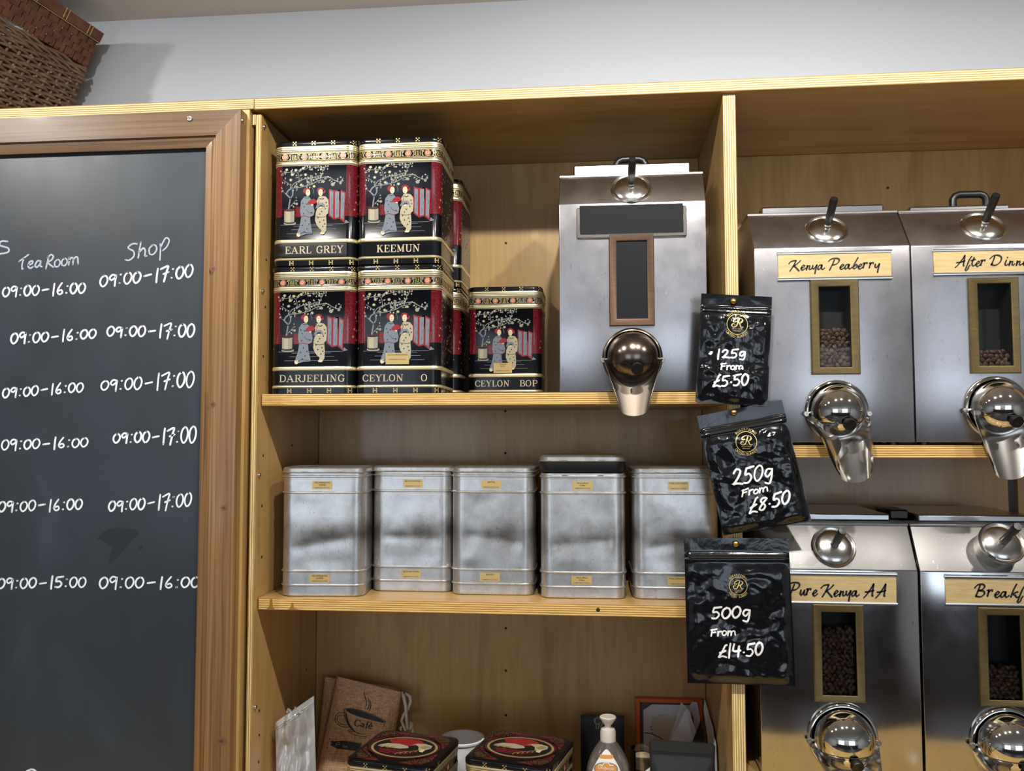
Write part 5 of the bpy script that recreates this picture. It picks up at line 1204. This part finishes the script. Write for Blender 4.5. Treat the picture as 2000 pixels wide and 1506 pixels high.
# orange framed notice
a, b_ = at(1242, 1363, .283), at(1371, 1363, .283); hF = a.z-ZW
r = thing('notice_frame', 'orange framed grey board with white notes, leaning in the corner', 'notice board', ((a.x+b_.x)/2, .286, ZW+.0006)); hw = (b_.x-a.x)/2; m = MB(); fwid = .0062
for bx in ((-hw, -hw+fwid, 0, hF), (hw-fwid, hw, 0, hF), (-hw+fwid, hw-fwid, hF-fwid, hF), (-hw+fwid, hw-fwid, 0, fwid)): m.box(bx[0], bx[1], -.008, .004, bx[2], bx[3], 0, .0005)
obj('frame_moulding', m, ORANGE, r); m = MB(); m.box(-hw+fwid, hw-fwid, -.002, .003, fwid, hF-fwid); obj('backing_card', m, GREYC, r)
nf = lambda o: (lambda x, y: (lambda p: (p.x-(a.x+b_.x)/2, -.002-o, p.z-ZW))(at(1230+x/9.07, 1340+y/9.07, .284)))
m = MB(); P = lambda pts, o, mt: m.add([nf(o)(*q) for q in pts], [list(range(len(pts)))], mt)
P([(240, 430), (395, 330), (1080, 345), (1150, 1500), (250, 1500)], .0005, 0); P([(385, 550), (820, 555), (740, 800), (680, 960), (430, 960), (400, 760)], .0010, 1)
no = obj('pinned_note', m, [PAPER, Mat('cream_note', (206, 198, 184), .8).m], r, fixn=False)
m = MB(); textmesh('How To', 42, lambda u, v: nf(.0009)(510+u, 530-v), m, 0, 'LEFT'); stroke(m, [(255, 835), (330, 835), (440, 870), (540, 920), (580, 945)], 14, nf(.0014)); 
for x, y in ((375, 725), (385, 775), (400, 830)): stroke(m, [(x-14, y), (x+12, y-6)], 12, nf(.0009)); stroke(m, [(x-4, y+14), (x+14, y+8)], 9, nf(.0009))
obj('note_writing', m, INK, no)
# loose papers and card
def paper(name, label, pts, Ys, mat, cat='paper', grp='papers stuffed in the corner', th=.0006):
    V = [at(px, py, y) for (px, py), y in zip(pts, Ys)]
    for v in V: v.z = max(v.z, ZW+.001); v.x = min(v.x, W-.003)
    c = Vector((sum(v.x for v in V)/len(V), sum(v.y for v in V)/len(V), min(v.z for v in V))); b = bmesh.new()
    vs = [b.verts.new(v-c) for v in V]; f_ = b.faces.new(vs); bmesh.ops.triangulate(b, faces=[f_]); bmesh.ops.subdivide_edges(b, edges=b.edges, cuts=3, use_grid_fill=True)
    bmesh.ops.solidify(b, geom=list(b.faces), thickness=th); m = MB(); m.bm(b, 0, False); b.free(); o = obj(name, m, mat); o.location = c; tag(o, label, cat, grp); return o
K9 = lambda pts: [(1230+x/9.07, 1340+y/9.07) for x, y in pts]
paper('paper_sheet', 'folded white sheet with a slanting fold over the orange framed notice', K9([(910, 285), (1005, 390), (840, 760), (740, 960), (690, 1700), (560, 1700), (700, 960)]), (.258, .258, .245, .235, .20, .20, .238), PAPER)
paper('paper_sheet', 'pointed white sheet standing in front of the orange framed notice', K9([(1000, 400), (1040, 420), (1190, 860), (1120, 985), (1000, 1700), (760, 1700), (735, 960), (850, 720)]), (.232, .232, .215, .205, .17, .17, .205, .225), PAPER)
paper('paper_sheet', 'grey-white sheet at the right edge of the orange framed notice', K9([(1110, 280), (1195, 290), (1250, 640), (1290, 1000), (1250, 1700), (1180, 1700), (1130, 560), (1060, 350)]), (.262, .262, .25, .24, .21, .21, .25, .262), Mat('shaded_white_paper', (188, 190, 204), .8).m)  # white paper with shade put into its greyer colour
paper('paper_sheet', 'tall white envelope leaning against the divider behind the others', K9([(1330, 235), (1420, 420), (1535, 760), (1500, 1000), (1480, 1700), (1380, 1700), (1390, 960), (1310, 420)]), (.255, .245, .18, .17, .16, .21, .23, .255), PAPER)
paper('paper_sheet', 'white folded leaflets standing against the divider, nearest the front', K9([(1545, 765), (1570, 770), (1690, 1040), (1660, 1700), (1540, 1700), (1480, 1000)]), (.190, .190, .150, .140, .150, .190), Mat('bright_paper', (222, 226, 236), .8).m)
paper('dark_card', 'dark card standing behind the matt black pouch', K9([(1110, 985), (1260, 600), (1345, 1000), (1345, 1700), (1110, 1700)]), (.168, .20, .165, .15, .15), MATTEBAG, 'card', None)
paper('paper_sheet', 'white paper corner lying at the foot of the glass of cream', K9([(380, 1420), (480, 1520), (480, 1740), (230, 1740), (280, 1500)]), (.075, .075, .07, .07, .075), PAPER)
# matt black stand-up pouch
cM = [(1268, 1444), (1397, 1453), (1388, 1700), (1277, 1700)]; YM = .055
P4 = [at(a_, b2, YM) for a_, b2 in cM]; P4[2].z = P4[3].z = ZW+.001; bs = (P4[2]+P4[3])/2
r = thing('standup_pouch', 'matt black stand-up pouch in front of the papers', 'pouch', bs)
def fm(u, v, s_=-1):
    p = (P4[0]*(1-u)+P4[1]*u)*(1-v)+(P4[3]*(1-u)+P4[2]*u)*v; e = min(1, 9*min(u, 1-u))*min(1, max(0, v-.10)*7); rim = .0008*min(1, 30*min(u, 1-u))
    cr = .004*abs(noise.noise(Vector((u*5, v*4, 2.2))))
    if v < .02: p = p+Vector((0, 0, -.004*(max(0, .04-min(u, 1-u))/.04)**2))
    return p-bs+Vector((0, s_*(rim+e*(.010+.008*v-cr)), 0))
m = MB(); m.grid(lambda u, v: fm(u, v), 32, 40); m.grid(lambda u, v: fm(u, v, 1), 32, 40); obj('pouch_body', m, MATTEBAG, r, sharp=180)
m = MB(); m.grid(lambda u, v: fm(.01+.98*u, .075+.012*v)+Vector((0, -.0009, 0)), 24, 2); obj('seal_line', m, INK, r)

# ---------------------------------------------------------------- baskets on top
ZC = ZT+.0012+T*.93+.0006
def basket_frame(): pass
ang = math.radians(-6.5)
def bdir(): return Vector((math.sin(-ang)*-1, 1, 0))
def face_pt(s, z, out=0.0, x0=-.4346, z0=ZT+.26, flare=.45, y0=.288):
    """point on the flaring right side of the baskets: s back to front, z height"""
    return Vector((x0-(z0-z)*flare-s*.12+out, y0-s, z))
LEN, WID = .262, .36
def around(q, z, out, x0, z0, flare):
    """q 0..1 right side back->front, 1..2 front right->left, 2..3 left front->back, 3..4 back left->right"""
    ins = (z0-z)*flare; xr_b = x0-ins; k = int(q) % 4; f = q-int(q)
    back, front = .288-ins*.10, .288-LEN
    c = [(xr_b, back), (xr_b-.12*LEN, front), (xr_b-.12*LEN-WID+ins, front+.02), (xr_b-WID+ins, back)]
    a_, b2 = c[k], c[(k+1) % 4]; x, y = a_[0]+(b2[0]-a_[0])*f, a_[1]+(b2[1]-a_[1])*f
    n = Vector((b2[1]-a_[1], -(b2[0]-a_[0]), 0)).normalized()*-1
    cen = Vector((xr_b-WID/2, (back+front)/2, 0)); n = n if n.dot(Vector((x, y, 0))-cen) > 0 else -n
    return Vector((x, y, z))+n*out
wb = thing('wicker_hamper', 'dark willow wicker basket on top of the cabinet, the lower one', 'basket', (-.62, .15, ZC))
X0, Z0F, FL = -.4346, ZT+.26, .45
rnd = random.Random(11); zw0, zw1 = ZC+.0075, ZT+.190
rows = 31; m = MB(); NSt = 11
for rI in range(rows):
    zc = zw0+(zw1-zw0)*rI/(rows-1); dz = rnd.uniform(-.0012, .0012); ph = rI % 2
    for k in range(4):
        n = 40 if k == 0 else 18; st = NSt if k % 2 == 0 else 13; pts = []; rad = []; ov = rnd.uniform(.0, .012) if k == 0 else 0
        tilt = rnd.uniform(-.005, .004)
        for i in range(n+1):
            f = i/n; wv = math.cos(PI*(f*st+ph))*.0031
            pts.append(around(k+min(f, .9999), zc+dz+tilt*(f-.5)+.0010*noise.noise(Vector((f*6, rI, k))), wv, X0, Z0F, FL)); rad.append(rnd.uniform(.92, 1.05)*(.0032 if rI % 5 else .0038))
        if k == 0: pts[0] = pts[0]+Vector((0, ov, 0))
        m.tube(pts, rad, 6)
ob = obj('weave', m, WILLOW, wb, True, fixn=False)
m = MB()
for k in range(4):
    st = NSt if k % 2 == 0 else 13
    for j in range(st+1):
        f = min(max(j/st, .012), .988); m.tube([around(k+f, zw0+(zw1-zw0)*g, 0, X0, Z0F, FL) for g in (0, .25, .5, .75, 1.0)], .0026, 6)
obj('stake', m, WILLOW, wb, True, fixn=False)
m = MB()
for j in range(5):
    for k in range(4): m.tube([around(k+min(i/16, .9999), zw1+.002+.0032*j+.002*math.sin(i*1.4+j*2), .003*math.cos(i*1.4+j*2), X0, Z0F, FL) for i in range(17)], .0033, 6)
obj('plaited_rim', m, WILLOW, wb, True, fixn=False)
CUT = Mat('pale_cut_end', (150, 128, 104), .7).m
for j in range(1, NSt):
    for g in range(1, 8):
        if (j+g) % 2: continue
        stub = MB(); stub.sphere(around(j/NSt, zw0+(zw1-zw0)*(g/8+.02*((j*7) % 3)), .0052, X0, Z0F, FL), .0022, 8, 6); obj('cut_end', stub, CUT, wb, True, fixn=False)
sb_ = thing('splint_basket', 'reddish flat-splint basket stacked on the willow basket, near the ceiling', 'basket', (-.60, .15, ZT+.2110))
m = MB(); zs0, zs1 = ZT+.2130, ZT+.268; nb = 5; x0s = X0-.002
for rI in range(nb):
    zc = zs0+(zs1-zs0)*(rI+.5)/nb; hgt = (zs1-zs0)/nb*.46
    for k in range(4):
        n = 48; loops = []
        for i in range(n+1):
            f = min(i/n, .9999); o_ = .0016*math.copysign(1, math.cos(PI*(f*22+rI)))
            loops.append([around(k+f, zc-hgt, o_, x0s, Z0F, FL), around(k+f, zc+hgt, o_, x0s, Z0F, FL), around(k+f, zc+hgt, o_-.0012, x0s, Z0F, FL), around(k+f, zc-hgt, o_-.0012, x0s, Z0F, FL)])
        m.loft(loops, 0, False, True, True)
for k in range(4):
    for j in range(22):
        f0, f1 = (j+.1)/22, (j+.9)/22
        m.loft([[around(k+f, z, o_, x0s, Z0F, FL) for f, o_ in ((f0, -.0002), (f1, -.0002), (f1, -.0011), (f0, -.0011))] for z in (zs0-.002, zs1+.002)], 0, False, True, True)
obj('splint_weave', m, SPLINT, sb_, True, fixn=False)
m = MB()
for k in range(4):
    for o0, o1 in ((.0018, .0050), (-.0048, -.0016)):
        m.loft([[around(k+f, z, o_, x0s, Z0F, FL) for o_, z in ((o0, zs1-.010), (o1, zs1-.010), (o1, zs1+.006), (o0, zs1+.006))] for f in (0, .25, .5, .75, .9999)], 0, False, True, True)
obj('rim_band', m, SPLINT, sb_, True, fixn=False)
for f in (.11, .14, .34, .37, .60, .63, .85, .88):
    m = MB(); m.tube([around(f, zs1-.011, .0060, x0s, Z0F, FL), around(f, zs1+.0068, .0058, x0s, Z0F, FL), around(f, zs1+.0070, -.0050, x0s, Z0F, FL)], .0009, 6); obj('cane_tie', m, TIE, sb_, True, fixn=False)
m = MB(); m.tube([around(min(i/20, .9999), zs1-.0115, .0042, x0s, Z0F, FL) for i in range(21)], .0008, 6)
obj('cane_tie', m, TIE, sb_, True, fixn=False)
